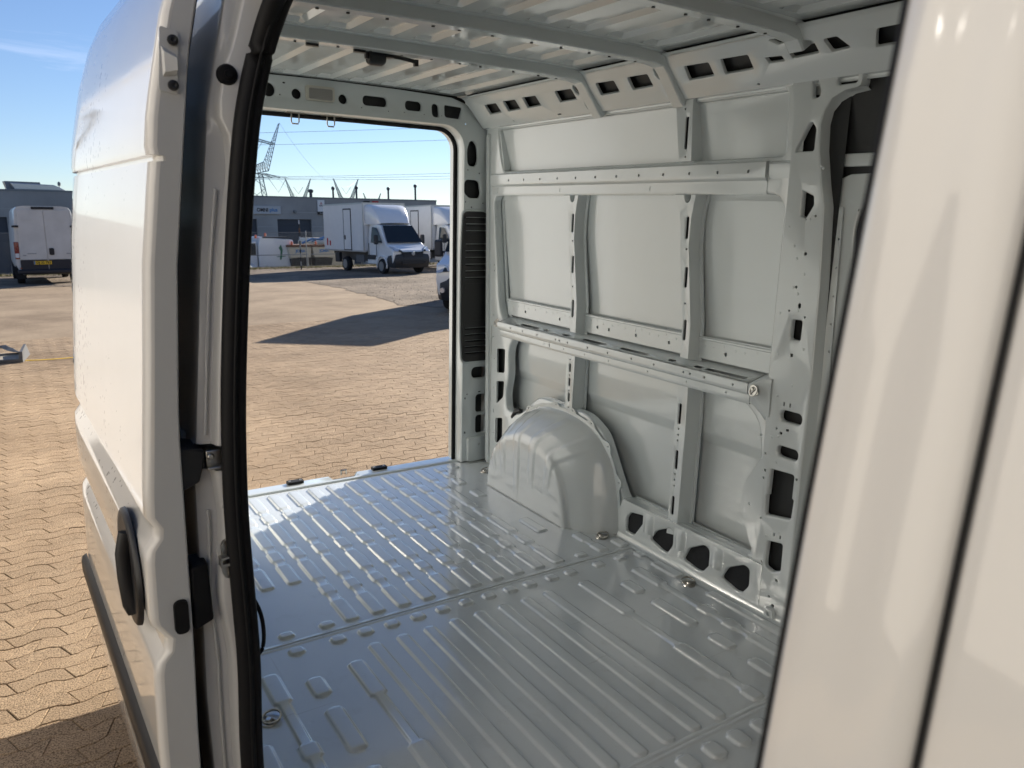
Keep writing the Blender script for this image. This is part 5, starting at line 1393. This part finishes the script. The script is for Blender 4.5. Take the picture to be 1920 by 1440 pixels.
# lattice pylons with upswept arms
def lattice(mb, a0, a1, b0, b1, n, r):
    """two chords a0-a1 and b0-b1 with zigzag bracing"""
    A = [Vector(a0).lerp(Vector(a1), i / n) for i in range(n + 1)]
    B = [Vector(b0).lerp(Vector(b1), i / n) for i in range(n + 1)]
    mb.tube([A[0], A[-1]], r, 4); mb.tube([B[0], B[-1]], r, 4)
    for i in range(n):
        mb.tube([A[i], B[i + 1]], r * 0.6, 3, cap=False); mb.tube([B[i], A[i + 1]], r * 0.6, 3, cap=False)
        mb.tube([A[i], B[i]], r * 0.5, 3, cap=False)
def pylon(loc, rz, s=1.0, r=0.09, label=''):
    p = empty('power_pylon', loc, rz); tag(p, label, 'pylon', 'power line pylons')
    b = MB()
    for dy in (-1.2, 1.2):
        for sx in (-1, 1):
            lattice(b, (sx * 4.0, dy * 1.8, 0), (sx * 1.7, dy, 15.0), (sx * 2.6, dy * 1.8, 0), (sx * 0.7, dy, 15.0), 8, r)
        for k in range(4):
            z0, z1 = 3.8 * k, 3.8 * (k + 1); w0, w1 = 4.0 - 2.3 * z0 / 15, 4.0 - 2.3 * z1 / 15
            b.tube([(-w0, dy, z0), (w1, dy, z1)], r * 0.6, 3); b.tube([(w0, dy, z0), (-w1, dy, z1)], r * 0.6, 3)
    b.obj('tower_legs', PYLON, p, smooth=0, weld=False)
    for sx in (-1, 1):
        a = MB()
        for dy in (-0.8, 0.8):
            lattice(a, (0, dy, 15.2), (sx * 3.4, dy, 16.0), (0, dy, 17.2), (sx * 2.2, dy, 18.2), 5, r)
            lattice(a, (sx * 3.4, dy, 16.0), (sx * 6.8, dy * 0.2, 28.2), (sx * 2.2, dy, 18.2), (sx * 6.5, dy * 0.2, 28.0), 11, r)
        a.obj('swept_arm', PYLON, p, smooth=0, weld=False)
    c = MB()
    for dy in (-0.6, 0.6):
        lattice(c, (-4.9, dy, 22.6), (0, dy, 23.6), (-5.1, dy, 23.0), (0, dy, 24.3), 6, r * 0.8)
        lattice(c, (4.9, dy, 22.6), (0, dy, 23.6), (5.1, dy, 23.0), (0, dy, 24.3), 6, r * 0.8)
    if r < 0.12: c.obj('upper_crossarm', PYLON, p, smooth=0, weld=False)
    l = MB()
    for dy in (-0.8, 0.8): lattice(l, (-8.6, dy * 0.2, 14.2), (8.6, dy * 0.2, 14.2), (-3, dy, 15.2), (3, dy, 15.2), 8, r * 0.8)
    l.obj('lower_crossarm', PYLON, p, smooth=0, weld=False)
    i_ = MB()
    for x0, z0, x1, z1, xm in ((-2.5, 23.7, 2.5, 23.7, 0), (3.2, 14.1, 7.6, 13.9, 5.6), (-3.2, 14.1, -7.6, 13.9, -5.6)):
        i_.tube([(x0, 0, z0), (xm, 0, z0 - 3.6), (x1, 0, z1)], r * 0.9, 4)
    i_.obj('insulator_strings', PYLON, p, smooth=0, weld=False)
    p.scale = (s, s, s)
    return p
pylon((57.0, 210.5, 0.9), -14, 1.0, 0.07, 'largest lattice pylon, half hidden behind the black door seal')
pylon((138.9, 426.0, 0.4), -14, 1.0, 0.13, 'small distant pylon above the left part of the hall roof, beside the stubby vent pipe')
pylon((161.2, 412.7, 0.4), -14, 1.0, 0.13, 'distant pylon with two upswept arms above the box truck')
pylon((243.0, 568.2, 0.4), -14, 1.0, 0.14, 'farthest pylon, only its arm tips showing over the hall roof')
def cable(a, b, sag, r, label):
    P = []
    for i in range(25):
        t = i / 24
        P.append(tuple(a[k] + (b[k] - a[k]) * t - (sag * 4 * t * (1 - t) if k == 2 else 0) for k in range(3)))
    o = MB().tube(P, r, 4).obj('power_cable', WIREM, None, smooth=0)
    tag(o, label, 'cable', 'overhead power cables'); return o
def ext(a, b, e):
    return tuple(a[k] - (b[k] - a[k]) * e for k in range(3)), tuple(b[k] + (b[k] - a[k]) * e for k in range(3))
for a, b, lab in (((38.0, 143.2, 18.99), (65.2, 132.9, 20.56), 'topmost thin overhead power cable crossing the sky'), ((42.3, 141.9, 17.15), (71.1, 129.8, 18.57), 'second overhead power cable from the top'),
                  ((43.5, 141.6, 11.59), (71.1, 129.8, 12.56), 'upper cable of the lower three overhead cables'), ((43.5, 141.6, 11.34), (71.1, 129.8, 12.05), 'middle cable of the lower three overhead cables'), ((43.5, 141.6, 11.09), (71.1, 129.8, 11.53), 'lowest overhead power cable above the hall roof')):
    p, q = ext(a, b, 0.8); cable(p, q, 0.5, 0.028, lab)
cable((63.6, 208.8, 29.0), (167, 411, 28), 9, 0.035, 'cable sagging from the large pylon tip to the far pylon')
cable((62.5, 209.1, 15.0), (156, 414, 14), 5, 0.04, 'cable sagging from the large pylon lower arm to the far pylon')

# ================================================================== VEHICLES IN THE YARD
def cab(parent, prof, wid, m, glass_w, side_win, hood_w=0.96):
    c = MB(); c.prism([[(s * w, y, z) for (y, z), w in zip(prof, wid)] for s in (-1, 1)])
    return c.obj('cab', m, parent, smooth=30, bevel=0.05, seg=3)

def box_truck(name, loc, rz, label, group, box=(2.16, 4.2, 0.93, 3.15), fairing=True, body=WHITEV, bump=BUMPERM, iveco=False, stripes=True, rail=ALU):
    t = empty(name, loc, rz); tag(t, label, 'truck', group)
    W, L_, z0, z1 = box; h = W / 2; yb = 1.45
    if iveco: prof = [(-0.95, 0.42), (-1.02, 0.78), (-0.98, 1.15), (-0.40, 1.36), (0.30, 2.22), (1.35, 2.30), (1.35, 0.42)]
    else: prof = [(-0.86, 0.40), (-0.97, 0.72), (-0.95, 1.04), (-0.36, 1.30), (0.36, 2.14), (1.35, 2.26), (1.35, 0.40)]
    cab(t, prof, [0.94, 0.98, 0.96, 0.94, 0.80, 0.84, 1.0], body, 0, 0)
    bx_ = MB().box(-h, yb, z0, h, yb + L_, z1).obj('cargo_box', body, t, smooth=0, bevel=0.012)
    for z in (z0, z1 - 0.07): MB().box(-h - 0.012, yb - 0.012, z, h + 0.012, yb + L_ + 0.012, z + 0.07).obj('box_rail', rail, bx_, smooth=0)
    for x in (-h, h): MB().box(x - 0.03, yb - 0.015, z0 + 0.07, x + 0.03, yb + 0.03, z1 - 0.07).obj('corner_post', rail, bx_, smooth=0)
    d = MB().box(-h - 0.02, yb + 1.25, z0 + 0.10, -h - 0.002, yb + 1.95, z1 - 0.30).obj('side_door', body, bx_, smooth=0)
    fr_ = MB()
    for a, b, c, e in ((1.21, 1.25, z0 + 0.08, z1 - 0.26), (1.95, 1.99, z0 + 0.08, z1 - 0.26), (1.21, 1.99, z1 - 0.30, z1 - 0.24), (1.21, 1.99, z0 + 0.06, z0 + 0.10)): fr_.box(-h - 0.026, yb + a, c, -h - 0.001, yb + b, e)
    fr_.obj('door_frame', BUMPERM, d, smooth=0)
    MB().box(-h - 0.035, yb + 1.78, z0 + 0.55, -h - 0.02, yb + 1.90, z0 + 0.75).obj('door_lock', BUMPERM, d, smooth=0)
    if stripes:
        for a, b in ((3.75, 0.30), (3.45, 0.18)): MB().box(-h - 0.006, yb + a, z0 + 0.25, -h - 0.001, yb + a + 0.14, z0 + 0.25 + b + 0.05).obj('reflector_mark', REDP, bx_, smooth=0)
    if fairing:
        f = MB()
        rows = []
        for k in range(9):
            a = k / 8
            yy = 0.42 + (yb - 0.03 - 0.42) * (a ** 1.0)
            zt = 2.22 + (z1 - 0.10 - 2.22) * math.sin(math.pi / 2 * min(1, a * 1.02)) ** 0.8
            wd = 0.74 + (h - 0.06 - 0.74) * a ** 0.8
            rows.append([(-wd, yy + 0.10, 2.18 - 0.02 * a), (-wd, yy + 0.05, 2.18 + (zt - 2.18) * 0.6), (-wd * 0.97, yy + 0.02, zt - 0.07 * a), (-wd * 0.88, yy, zt)] + [(wd * q, yy - 0.03, zt + 0.015) for q in (-0.5, 0, 0.5)] + [(wd * 0.88, yy, zt), (wd * 0.97, yy + 0.02, zt - 0.07 * a), (wd, yy + 0.05, 2.18 + (zt - 2.18) * 0.6), (wd, yy + 0.10, 2.18 - 0.02 * a)])
        f.grid(rows); f.obj('roof_fairing', body, t, smooth=60)
    # windscreen, side windows
    (y3, z3), (y4, z4) = prof[3], prof[4]
    P = lambda k, x: (x, y3 + (y4 - y3) * k - 0.062, z3 + (z4 - z3) * k + 0.045)
    MB().grid([[P(k, -w), P(k, -w * 0.5), P(k, 0), P(k, w * 0.5), P(k, w)] for k, w in ((0.04, 0.90), (0.5, 0.83), (0.93, 0.76))]).obj('windscreen', GLASS, t, smooth=60)
    for s in (-1, 1):
        wv = [(s * 1.005, -0.05, 1.32), (s * 0.99, 0.25, 1.74), (s * 0.885, 0.55, 2.05), (s * 0.892, 1.05, 2.08), (s * 1.008, 1.08, 1.33)]
        wv = [(s * (0.965 if not iveco else 0.965), -0.02, 1.36), (s * 0.925, 0.28, 1.72), (s * 0.885, 0.58, 2.02), (s * 0.895, 1.0, 2.06), (s * 0.978, 1.02, 1.36)]
        MB().add(wv, [(0, 1, 2, 3, 4)]).obj('side_window', GLASS, t, smooth=0)
        hl = [(s * 0.50, -1.00, 0.985), (s * 0.86, -0.97, 1.00), (s * 0.955, -0.62, 1.20), (s * 0.84, -0.74, 1.21), (s * 0.60, -0.93, 1.10)]
        if iveco: hl = [(s * 0.62, -1.03, 0.98), (s * 0.93, -1.0, 0.94), (s * 0.985, -0.78, 1.14), (s * 0.93, -0.80, 1.20), (s * 0.66, -1.0, 1.10)]
        hl = [(x * 1.015, y - 0.045, z + 0.01) for x, y, z in hl]
        MB().prism([hl, [(x * 0.97, y + 0.12, z) for x, y, z in hl]]).obj('headlight', HEADL, t, smooth=0, bevel=0.015)
        MB().prism([[(x * 0.995, y - 0.012, z) for x, y, z in [hl[0], ((hl[0][0] + hl[1][0]) / 2, (hl[0][1] + hl[1][1]) / 2, hl[0][2]), (hl[4][0] * 1.1, hl[4][1], hl[4][2] - 0.02)]], [(x * 0.97, y + 0.1, z) for x, y, z in [hl[0], ((hl[0][0] + hl[1][0]) / 2, (hl[0][1] + hl[1][1]) / 2, hl[0][2]), (hl[4][0] * 1.1, hl[4][1], hl[4][2] - 0.02)]]]).obj('headlight_trim', GLASS, t, smooth=0)
        wa_ = MB(); wa_.tube([(s * 0.985, 0.44 * math.cos(R(a)), 0.34 + 0.44 * math.sin(R(a))) for a in range(-10, 191, 20)], 0.035, 6); wa_.obj('wheel_arch_lip', BUMPERM if iveco else body, t, smooth=60)
        dsm = MB(); dsm.box(s * 0.986 - 0.012, 0.46, 0.75, s * 0.986 + 0.012, 0.475, 1.34); dsm.box(s * 0.986 - 0.014, 1.17, 0.6, s * 0.986 + 0.014, 1.185, 1.34); dsm.obj('door_seam', BLACKP, t, smooth=0)
        mr = MB().box(s * 1.20 - 0.10, 0.02, 1.30, s * 1.20 + 0.10, 0.16, 1.72).obj('mirror', BUMPERM, t, smooth=0, bevel=0.05)
        MB().tube([(s * 0.96, 0.10, 1.42), (s * 1.12, 0.09, 1.42)], 0.03, 6).obj('mirror_arm', BUMPERM, mr)
        MB().box(s * 0.985 - 0.03, 0.60, 0.62, s * 0.985 + 0.03, 1.25, 0.82).obj('door_rubbing_strip', BUMPERM, t, smooth=0)
        wheel(t, (s * 0.90, 0.0, 0.34), 0.34, 0.22, s); wheel(t, (s * 0.90, 3.55, 0.34), 0.34, 0.24, s)
    bw = MB()
    ring_ = lambda w, yc, ys, z, k: [(-w, ys, z), (-w * 1.01, ys - 0.25, z + k * 0.3), (-w * 0.86, yc + 0.10, z + k * 0.6), (-w * 0.4, yc + 0.01, z + k), (w * 0.4, yc + 0.01, z + k), (w * 0.86, yc + 0.10, z + k * 0.6), (w * 1.01, ys - 0.25, z + k * 0.3), (w, ys, z)]
    bw.prism([ring_(0.97, -1.02, -0.52, 0.32, -0.04), ring_(1.005, -1.10, -0.50, 0.50, 0.0), ring_(1.01, -1.11, -0.50, 0.70, 0.02), ring_(0.985, -1.05, -0.55, 0.80, 0.12)])
    bo = bw.obj('bumper', bump, t, smooth=30, bevel=0.02)
    gr_ = MB()
    gr_.prism([[(-0.46, -1.06, 0.74), (0.46, -1.06, 0.74), (0.56, -1.02, 0.98), (-0.56, -1.02, 0.98)], [(-0.46, -0.9, 0.74), (0.46, -0.9, 0.74), (0.56, -0.9, 0.98), (-0.56, -0.9, 0.98)]])
    for k in range(4): gr_.box(-0.5, -1.09 + 0.012 * k, 0.76 + 0.055 * k, 0.5, -1.05, 0.785 + 0.055 * k)
    gr_.box(-0.6, -1.13, 0.46, 0.6, -1.08, 0.58)
    gr_.obj('grille', BLACKP, t, smooth=0)
    MB().lathe([(0.0, -0.04), (0.075, -0.035), (0.09, 0)], (0, -1.05, 0.90), axis='y', n=18).obj('emblem', RIM, t, smooth=40)
    ch_ = MB(); ch_.box(-0.42, 1.3, 0.48, 0.42, yb + L_ - 0.1, 0.88); ch_.obj('chassis', GREYBODY, t, smooth=0)
    MB().box(-1.0, yb + 2.75, 0.40, -0.86, yb + 3.2, 0.85).obj('toolbox', BUMPERM, t, smooth=0); MB().box(-1.02, 0.62 + 1.0, 0.45, -0.95, 2.4, 0.80).obj('side_skirt', GREYBODY, t, smooth=0)
    return t
box_truck('box_truck', (13.85, 30.7, 0), 5, 'white box truck with dark charcoal bumper and side door, nearer of the pair', 'parked box trucks')
box_truck('box_truck', (18.15, 32.3, 0), 5, 'white box truck half hidden behind the nearer one', 'parked box trucks', bump=BUMPERM, stripes=False)
iv = box_truck('delivery_truck', (8.72, 14.95, 0), -44, 'white truck cut off by the rear pillar, only headlight and bumper corner showing', None, box=(2.2, 4.5, 0.95, 3.4), fairing=False, bump=NAVY, iveco=True, stripes=False)
for s in (-1, 1): MB().lathe([(0, -0.02), (0.06, -0.02), (0.07, 0.03)], (s * 0.80, -1.06, 0.55), axis='y', n=12).obj('fog_light', HEADL, iv)
MB().box(-0.26, -1.17, 0.42, 0.26, -1.14, 0.54).obj('number_plate', SIGNW, iv)

def panel_van(name, loc, rz, label, m, cat='van', detail=True, h=2.78, L_=5.6, hw=1.0):
    t = empty(name, loc, rz); tag(t, label, cat)
    pr = [(-hw * 0.93, 0.55), (-hw, 0.8), (-hw * 0.99, 1.4), (-hw * 0.94, 2.1), (-hw * 0.88, h - 0.16), (-hw * 0.80, h - 0.04), (-hw * 0.6, h), (hw * 0.6, h), (hw * 0.80, h - 0.04), (hw * 0.88, h - 0.16), (hw * 0.94, 2.1), (hw * 0.99, 1.4), (hw, 0.8), (hw * 0.93, 0.55)]
    b = MB(); b.prism([[(x * 0.985, 0.0, z) for x, z in pr], [(x, 0.05, z) for x, z in pr], [(x, L_ - 2.0, z) for x, z in pr], [(x * 0.97, L_ - 1.5, z if z < 2 else 2 + (z - 2) * 0.6) for x, z in pr], [(x * 0.93, L_ - 0.6, min(z, 1.25)) for x, z in pr], [(x * 0.88, L_, min(z, 1.0)) for x, z in pr]])
    b.obj('van_body', m, t, smooth=35)
    for s in (-1, 1): wheel(t, (s * 0.86, 1.0, 0.34), 0.34, 0.24, s); wheel(t, (s * 0.86, L_ - 1.0, 0.34), 0.34, 0.22, s)
    if detail:
        for x0, x1 in ((-0.86, -0.015), (0.015, 0.86)):
            d = MB(); d.plate(rp_([(x0, 0.90), (x1, 0.90), (x1 * (0.93 if x1 > 0.5 else 1), h - 0.14), (x0 * (0.93 if x0 < -0.5 else 1), h - 0.14)], 0.05), [], FY(-0.025), skirt=0.03, splay=0.004)
            dd = d.obj('rear_door', m, t, smooth=40)
            MB().box(x0 + 0.10, -0.036, h - 0.50, x1 - 0.10, -0.026, h - 0.485).obj('door_crease', m, dd, smooth=0)
            lo = MB(); lo.plate(rp_([(x0, 0.52), (x1, 0.52), (x1, 0.885), (x0, 0.885)], 0.03), [], FY(-0.035), skirt=0.04); lo.obj('lower_door_panel', NAVY, dd, smooth=40)
        MB().plate(rect(0.06, 1.05, 0.22, 1.30, 0.05, 4), [], FY(-0.045), skirt=0.02).obj('door_handle', BLACKP, t, smooth=40)
        MB().box(-0.35, -0.03, h - 0.115, 0.35, 0.0, h - 0.03).obj('brake_light_bar', BLACKP, t, smooth=0)
        for s in (-1, 1):
            tlm = MB().box(s * 0.93 - 0.07, -0.03, 0.92, s * 0.93 + 0.07, 0.08, 1.52).obj('tail_light', REDLENS, t, smooth=0, bevel=0.015)
            MB().box(s * 0.93 - 0.06, -0.036, 0.97, s * 0.93 + 0.06, -0.03, 1.12).obj('reversing_lens', SIGNW, tlm, smooth=0)
            MB().box(s * 0.90 - 0.10, -0.06, 2.03, s * 0.90 + 0.10, -0.01, 2.10).obj('door_hinge', BLACKP, t, smooth=0)
            MB().box(s * 0.86 - 0.03, -0.05, 0.58, s * 0.86 + 0.03, -0.03, 0.62).obj('reflector', REDLENS, t, smooth=0)
        bm_ = MB().box(-0.97, -0.14, 0.40, 0.97, 0.05, 0.54).obj('rear_bumper', NAVY, t, smooth=0, bevel=0.03)
        pl = MB().box(-0.46, -0.062, 0.72, 0.10, -0.045, 0.845).obj('number_plate', YELLOWP, t, smooth=0)
        text('plate_lettering', 'DJ 32 753', 0.115, BLACKP, pl, (-0.155, -0.064, 0.782), (R(90), 0, 0), sx=0.98, bold=0.003)
        MB().box(-0.455, -0.064, 0.725, -0.415, -0.061, 0.84).obj('plate_band', BLUEP, pl, smooth=0)
        for a, b, z in ((-0.62, -0.34, 1.09), (-0.76, -0.66, 1.03), (0.60, 0.78, 1.08)): MB().box(a, -0.034, z, b, -0.024, z + 0.035).obj('badge', RIM, t, smooth=0)
        mf_ = MB()
        for s in (-1, 1): mf_.box(s * 0.86 - 0.16, 0.55, 0.18, s * 0.86 + 0.16, 0.57, 0.60)
        mf_.obj('mud_flaps', TYRE, t, smooth=0); MB().box(-0.8, 0.1, 0.35, 0.8, L_ - 0.3, 0.60).obj('underbody', GREYBODY, t, smooth=0)
    return t
panel_van('parked_van', (0.12, 31.3, 0), 1.5, 'dirty white van seen from behind with yellow number plate and red tail lights', DIRTYV)
# the van standing just outside the picture whose sunlit side shows in the sliding door's paint
box_truck('neighbouring_van', (-2.95, 10.8, 0), 180, 'white truck body seen only as a reflection in the sliding door paint', None, box=(2.3, 6.2, 0.35, 3.7), stripes=False, rail=WHITEV)
nb = box_truck('unseen_bounce_truck', (-6.0, -5.6, 0), 0, 'unseen cream box truck alongside, sized and toned for its light on the pillar paint', None, box=(2.3, 13.0, 0.5, 5.0), stripes=False, body=PALECREAM, rail=PALECREAM)  # unseen truck, height and cream tone shaped for light bounced onto the pillar

wh = empty('unseen_sky_blocker', (-3.0, -9.5, 0)); tag(wh, 'unseen dark hall ahead of the van, added to block sky light', 'building')  # unseen dark building, added to block sky light from ahead
MB().box(-22, -12, 0, 20, 0, 7.0).obj('wall', GATEM, wh, smooth=0)
MB().box(-22.1, -12.1, 7.0, 20.1, 0.1, 7.3).obj('roof', ROOFSTEEL, wh, smooth=0)
for k in range(6): MB().box(-19 + 6.5 * k, 0.0, 0, -15 + 6.5 * k, 0.05, 4.2).obj('gate', NAVY, wh, smooth=0)

# municipal vehicles behind the fence
sw = empty('sweeper_truck', (11.3, 42.6, -1.2), 4); tag(sw, 'white road sweeper with sloping body and green leaf mark behind the fence', 'truck')
b = MB(); b.prism([[(x, y, z) for x, z in [(-0.55, 0.7), (1.55, 0.6), (1.75, 1.1), (1.45, 2.55), (-0.45, 2.75), (-0.55, 2.2)]] for y in (0, 1.7)]); b.obj('hopper', WHITEV, sw, smooth=0, bevel=0.05)
c = MB(); c.prism([[(x, y, z) for x, z in [(-1.5, 0.7), (-0.6, 0.7), (-0.6, 2.5), (-1.1, 2.5), (-1.3, 1.75), (-1.62, 1.6)]] for y in (0.1, 1.6)]); c.obj('cab', WHITEV, sw, smooth=0, bevel=0.06)
MB().add([(-1.24, 0.08, 1.75), (-0.68, 0.08, 1.7), (-0.68, 0.08, 2.38), (-1.06, 0.08, 2.38)], [(0, 1, 2, 3)]).obj('side_window', GLASS, sw)
lf = MB(); lf.plate(rp_([(0.62, 1.45), (0.72, 1.45), (0.82, 2.0), (0.72, 2.3), (0.58, 2.1), (0.68, 1.95)], 0.03), [], FY(-0.02)); lf.plate([(0.45, 1.6), (0.95, 1.62), (0.95, 1.66), (0.45, 1.64)], [], FY(-0.022)); lf.obj('leaf_mark', GREEN, sw)
for x, z in ((-0.55, 2.75), (0.0, 2.75)): MB().lathe([(0.06, 0), (0.07, 0.1), (0.05, 0.18), (0.0, 0.2)], (x - 0.0, 0.4, z - (0.1 if x < 0 else 0.0)), n=10).obj('beacon', ORANGE, sw)
MB().box(-0.3, -0.02, 2.66, 1.2, 1.7, 2.74).obj('hopper_lid', BUMPERM, sw)
for x in (-1.0, 1.1): MB().lathe([(0.2, 0), (0.38, 0.02), (0.4, 0.1), (0.4, 0.25), (0.2, 0.26)], (x, 0.02, 0.4), axis='y', n=20).obj('wheel', TYRE, sw)
for i, (x, lab) in enumerate(((13.05, 'left of the two cream salt spreaders behind the fence'), (14.45, 'right of the two cream salt spreaders behind the fence'))):
    g = empty('salt_spreader', (x, 42.4, -1.2), 3); tag(g, lab, 'spreader', 'salt spreaders behind the fence')
    b = MB(); b.prism([[(-0.60, 0, 1.55), (0.60, 0, 1.55), (0.68, 0, 2.15), (-0.68, 0, 2.15)], [(-0.60, 1.9, 1.55), (0.60, 1.9, 1.55), (0.68, 1.9, 2.15), (-0.68, 1.9, 2.15)]]); b.obj('hopper', CREAM, g, smooth=0, bevel=0.03)
    MB().prism([[(-0.45, 0.2, 0.8), (0.45, 0.2, 0.8), (0.55, 0.05, 1.5), (-0.55, 0.05, 1.5)], [(-0.45, 1.6, 0.8), (0.45, 1.6, 0.8), (0.55, 1.8, 1.5), (-0.55, 1.8, 1.5)]]).obj('chute', BUMPERM, g, smooth=0)
    MB().box(-0.72, -0.05, 2.15, 0.72, 1.9, 2.28).obj('hopper_grate', RUST, g, smooth=0); MB().box(-0.8, -0.25, 0.55, 0.8, 0.0, 0.95).obj('spreading_unit', CREAM, g, smooth=0, bevel=0.04)
    text('spreader_lettering', 'JOMA', 0.22, BLUEP, g, (0.0, -0.012, 1.92), (R(90), 0, 0), bold=0.01)
    MB().lathe([(0.06, 0), (0.07, 0.1), (0.05, 0.18), (0.0, 0.2)], (-0.45, 0.1, 2.28), n=10).obj('beacon', ORANGE, g)
    MB().box(-0.55, -0.27, 0.62, -0.1, -0.255, 0.80).obj('warning_panel', ORANGE if i == 0 else RUST, g, smooth=0)
    for s in (-1, 1): MB().tube([(s * 0.5, 0.3, 0), (s * 0.5, 0.3, 0.9)], 0.04, 6).obj('leg', GREYBODY, g)
cv = empty('utility_van', (15.75, 43.4, -1.2), 4); tag(cv, 'cream utility van with orange light bar behind the fence', 'van')
b = MB(); b.prism([[(-1.0, 0, 0.6), (1.0, 0, 0.6), (0.95, 0, 2.4), (0.85, 0, 2.62), (-0.85, 0, 2.62), (-0.95, 0, 2.4)], [(-1.0, 4, 0.6), (1.0, 4, 0.6), (0.95, 4, 2.4), (0.85, 4, 2.62), (-0.85, 4, 2.62), (-0.95, 4, 2.4)]]); b.obj('van_body', CREAM, cv, smooth=0, bevel=0.05)
MB().box(-0.8, -0.05, 2.62, 0.8, 0.25, 2.76).obj('light_bar', ORANGE, cv, smooth=0, bevel=0.02); MB().box(-0.55, -0.02, 1.75, 0.75, 0.02, 2.2).obj('rear_window', GLASS, cv)
for x in (-0.85, 0.85): MB().lathe([(0.2, -0.12), (0.36, -0.1), (0.36, 0.1), (0.2, 0.12)], (x, 0.8, 0.36), axis='x', n=18).obj('wheel', TYRE, cv)
jb = MB(); jb.tube([(-0.9, 0, 2.2), (-0.3, 0, 2.45), (0.3, 0, 2.4), (0.5, 0, 2.6)], 0.07, 6); jb.tube([(-0.3, 0.1, 2.3), (0.5, 0.1, 2.55)], 0.05, 6); jo = jb.obj('hose_bundle', BLUEP, None); jo.location = (14.3, 43.1, -1.05); tag(jo, 'blue hose bundle on top of the machines behind the fence', 'hose')
wc = empty('white_car', (9.1, 41.5, -1.1), 60); tag(wc, 'rounded tail of a small white car at the black seal, behind the fence', 'car')
b = MB(); b.prism([[(-0.8, y, z) for y, z in [(-1.8, 0.3), (-1.9, 0.7), (-1.2, 0.9), (-0.6, 1.4), (0.8, 1.45), (1.5, 0.95), (1.9, 0.8), (1.9, 0.3)]], [(0.8, y, z) for y, z in [(-1.8, 0.3), (-1.9, 0.7), (-1.2, 0.9), (-0.6, 1.4), (0.8, 1.45), (1.5, 0.95), (1.9, 0.8), (1.9, 0.3)]]]); b.obj('car_body', WHITEV, wc, smooth=30, bevel=0.12)
for s in (-1, 1):
    for y in (-1.2, 1.2): wheel(wc, (s * 0.78, y, 0.30), 0.30, 0.18, s)
    MB().add([(s * 0.803, -1.0, 0.95), (s * 0.803, -0.55, 1.33), (s * 0.803, 0.75, 1.36), (s * 0.803, 1.3, 0.96)], [(0, 1, 2, 3)]).obj('side_window', GLASS, wc)

# drain cover with a sheet of corrugated steel, grey cloth and yellow strap
pad = empty('concrete_slab', (-1.62, 12.55, 0), -8); tag(pad, 'rough concrete slab with dark steel edge on the paving at the left', 'slab')
MB().box(-0.6, -0.28, 0.0, 0.42, 0.45, 0.05).obj('slab', CONCPAD, pad, smooth=0, bevel=0.01)
MB().box(-0.6, -0.34, 0.0, 0.48, -0.285, 0.055).obj('front_edge', GREYBODY, pad, smooth=0, bevel=0.006)
MB().prism([[(0.42, -0.34, 0.0), (0.48, -0.34, 0.0), (0.48, -0.30, 0.16), (0.44, -0.30, 0.16)], [(0.42, 0.5, 0.0), (0.48, 0.5, 0.0), (0.46, 0.3, 0.20), (0.43, 0.3, 0.20)]]).obj('upright_edge', GREYBODY, pad, smooth=0)
cg_ = MB(); cg_.grid([[(-0.6 + 0.035 * i, y, 0.09 + 0.014 * math.sin(i * 1.3) + 0.05 * (y + 0.2)) for i in range(22)] for y in (-0.2, 0.2)])
cgo = cg_.obj('corrugated_sheet', CORRUG, None, smooth=60); cgo.location = (-1.66, 12.5, 0.0); tag(cgo, 'small corrugated zinc sheet lying on the concrete slab', 'sheet')
rg = MB(); rg.grid([[(-0.35 + 0.09 * i, -0.12 + 0.07 * j, 0.14 + 0.03 * math.sin(i * 1.7 + j) - 0.008 * (i - 4) ** 2) for i in range(9)] for j in range(5)])
rgo = rg.obj('grey_cloth', DARKMETAL, None, smooth=70); rgo.location = (-1.58, 12.85, 0.04); tag(rgo, 'dark grey cloth heaped on the slab', 'cloth')
ys = MB(); ys.grid([[(x, y + d, z) for d, z in ((-0.025, 0.006), (0.0, 0.012), (0.025, 0.006))] for x, y, z in [(-1.16, 12.30, 0), (-0.95, 12.22, 0), (-0.7, 12.2, 0), (-0.4, 12.22, 0), (0.0, 12.1, 0), (0.3, 12.2, 0)]])
tag(ys.obj('yellow_strap', STRAP, None, smooth=60), 'yellow strap lying on the paving beside the slab', 'strap')
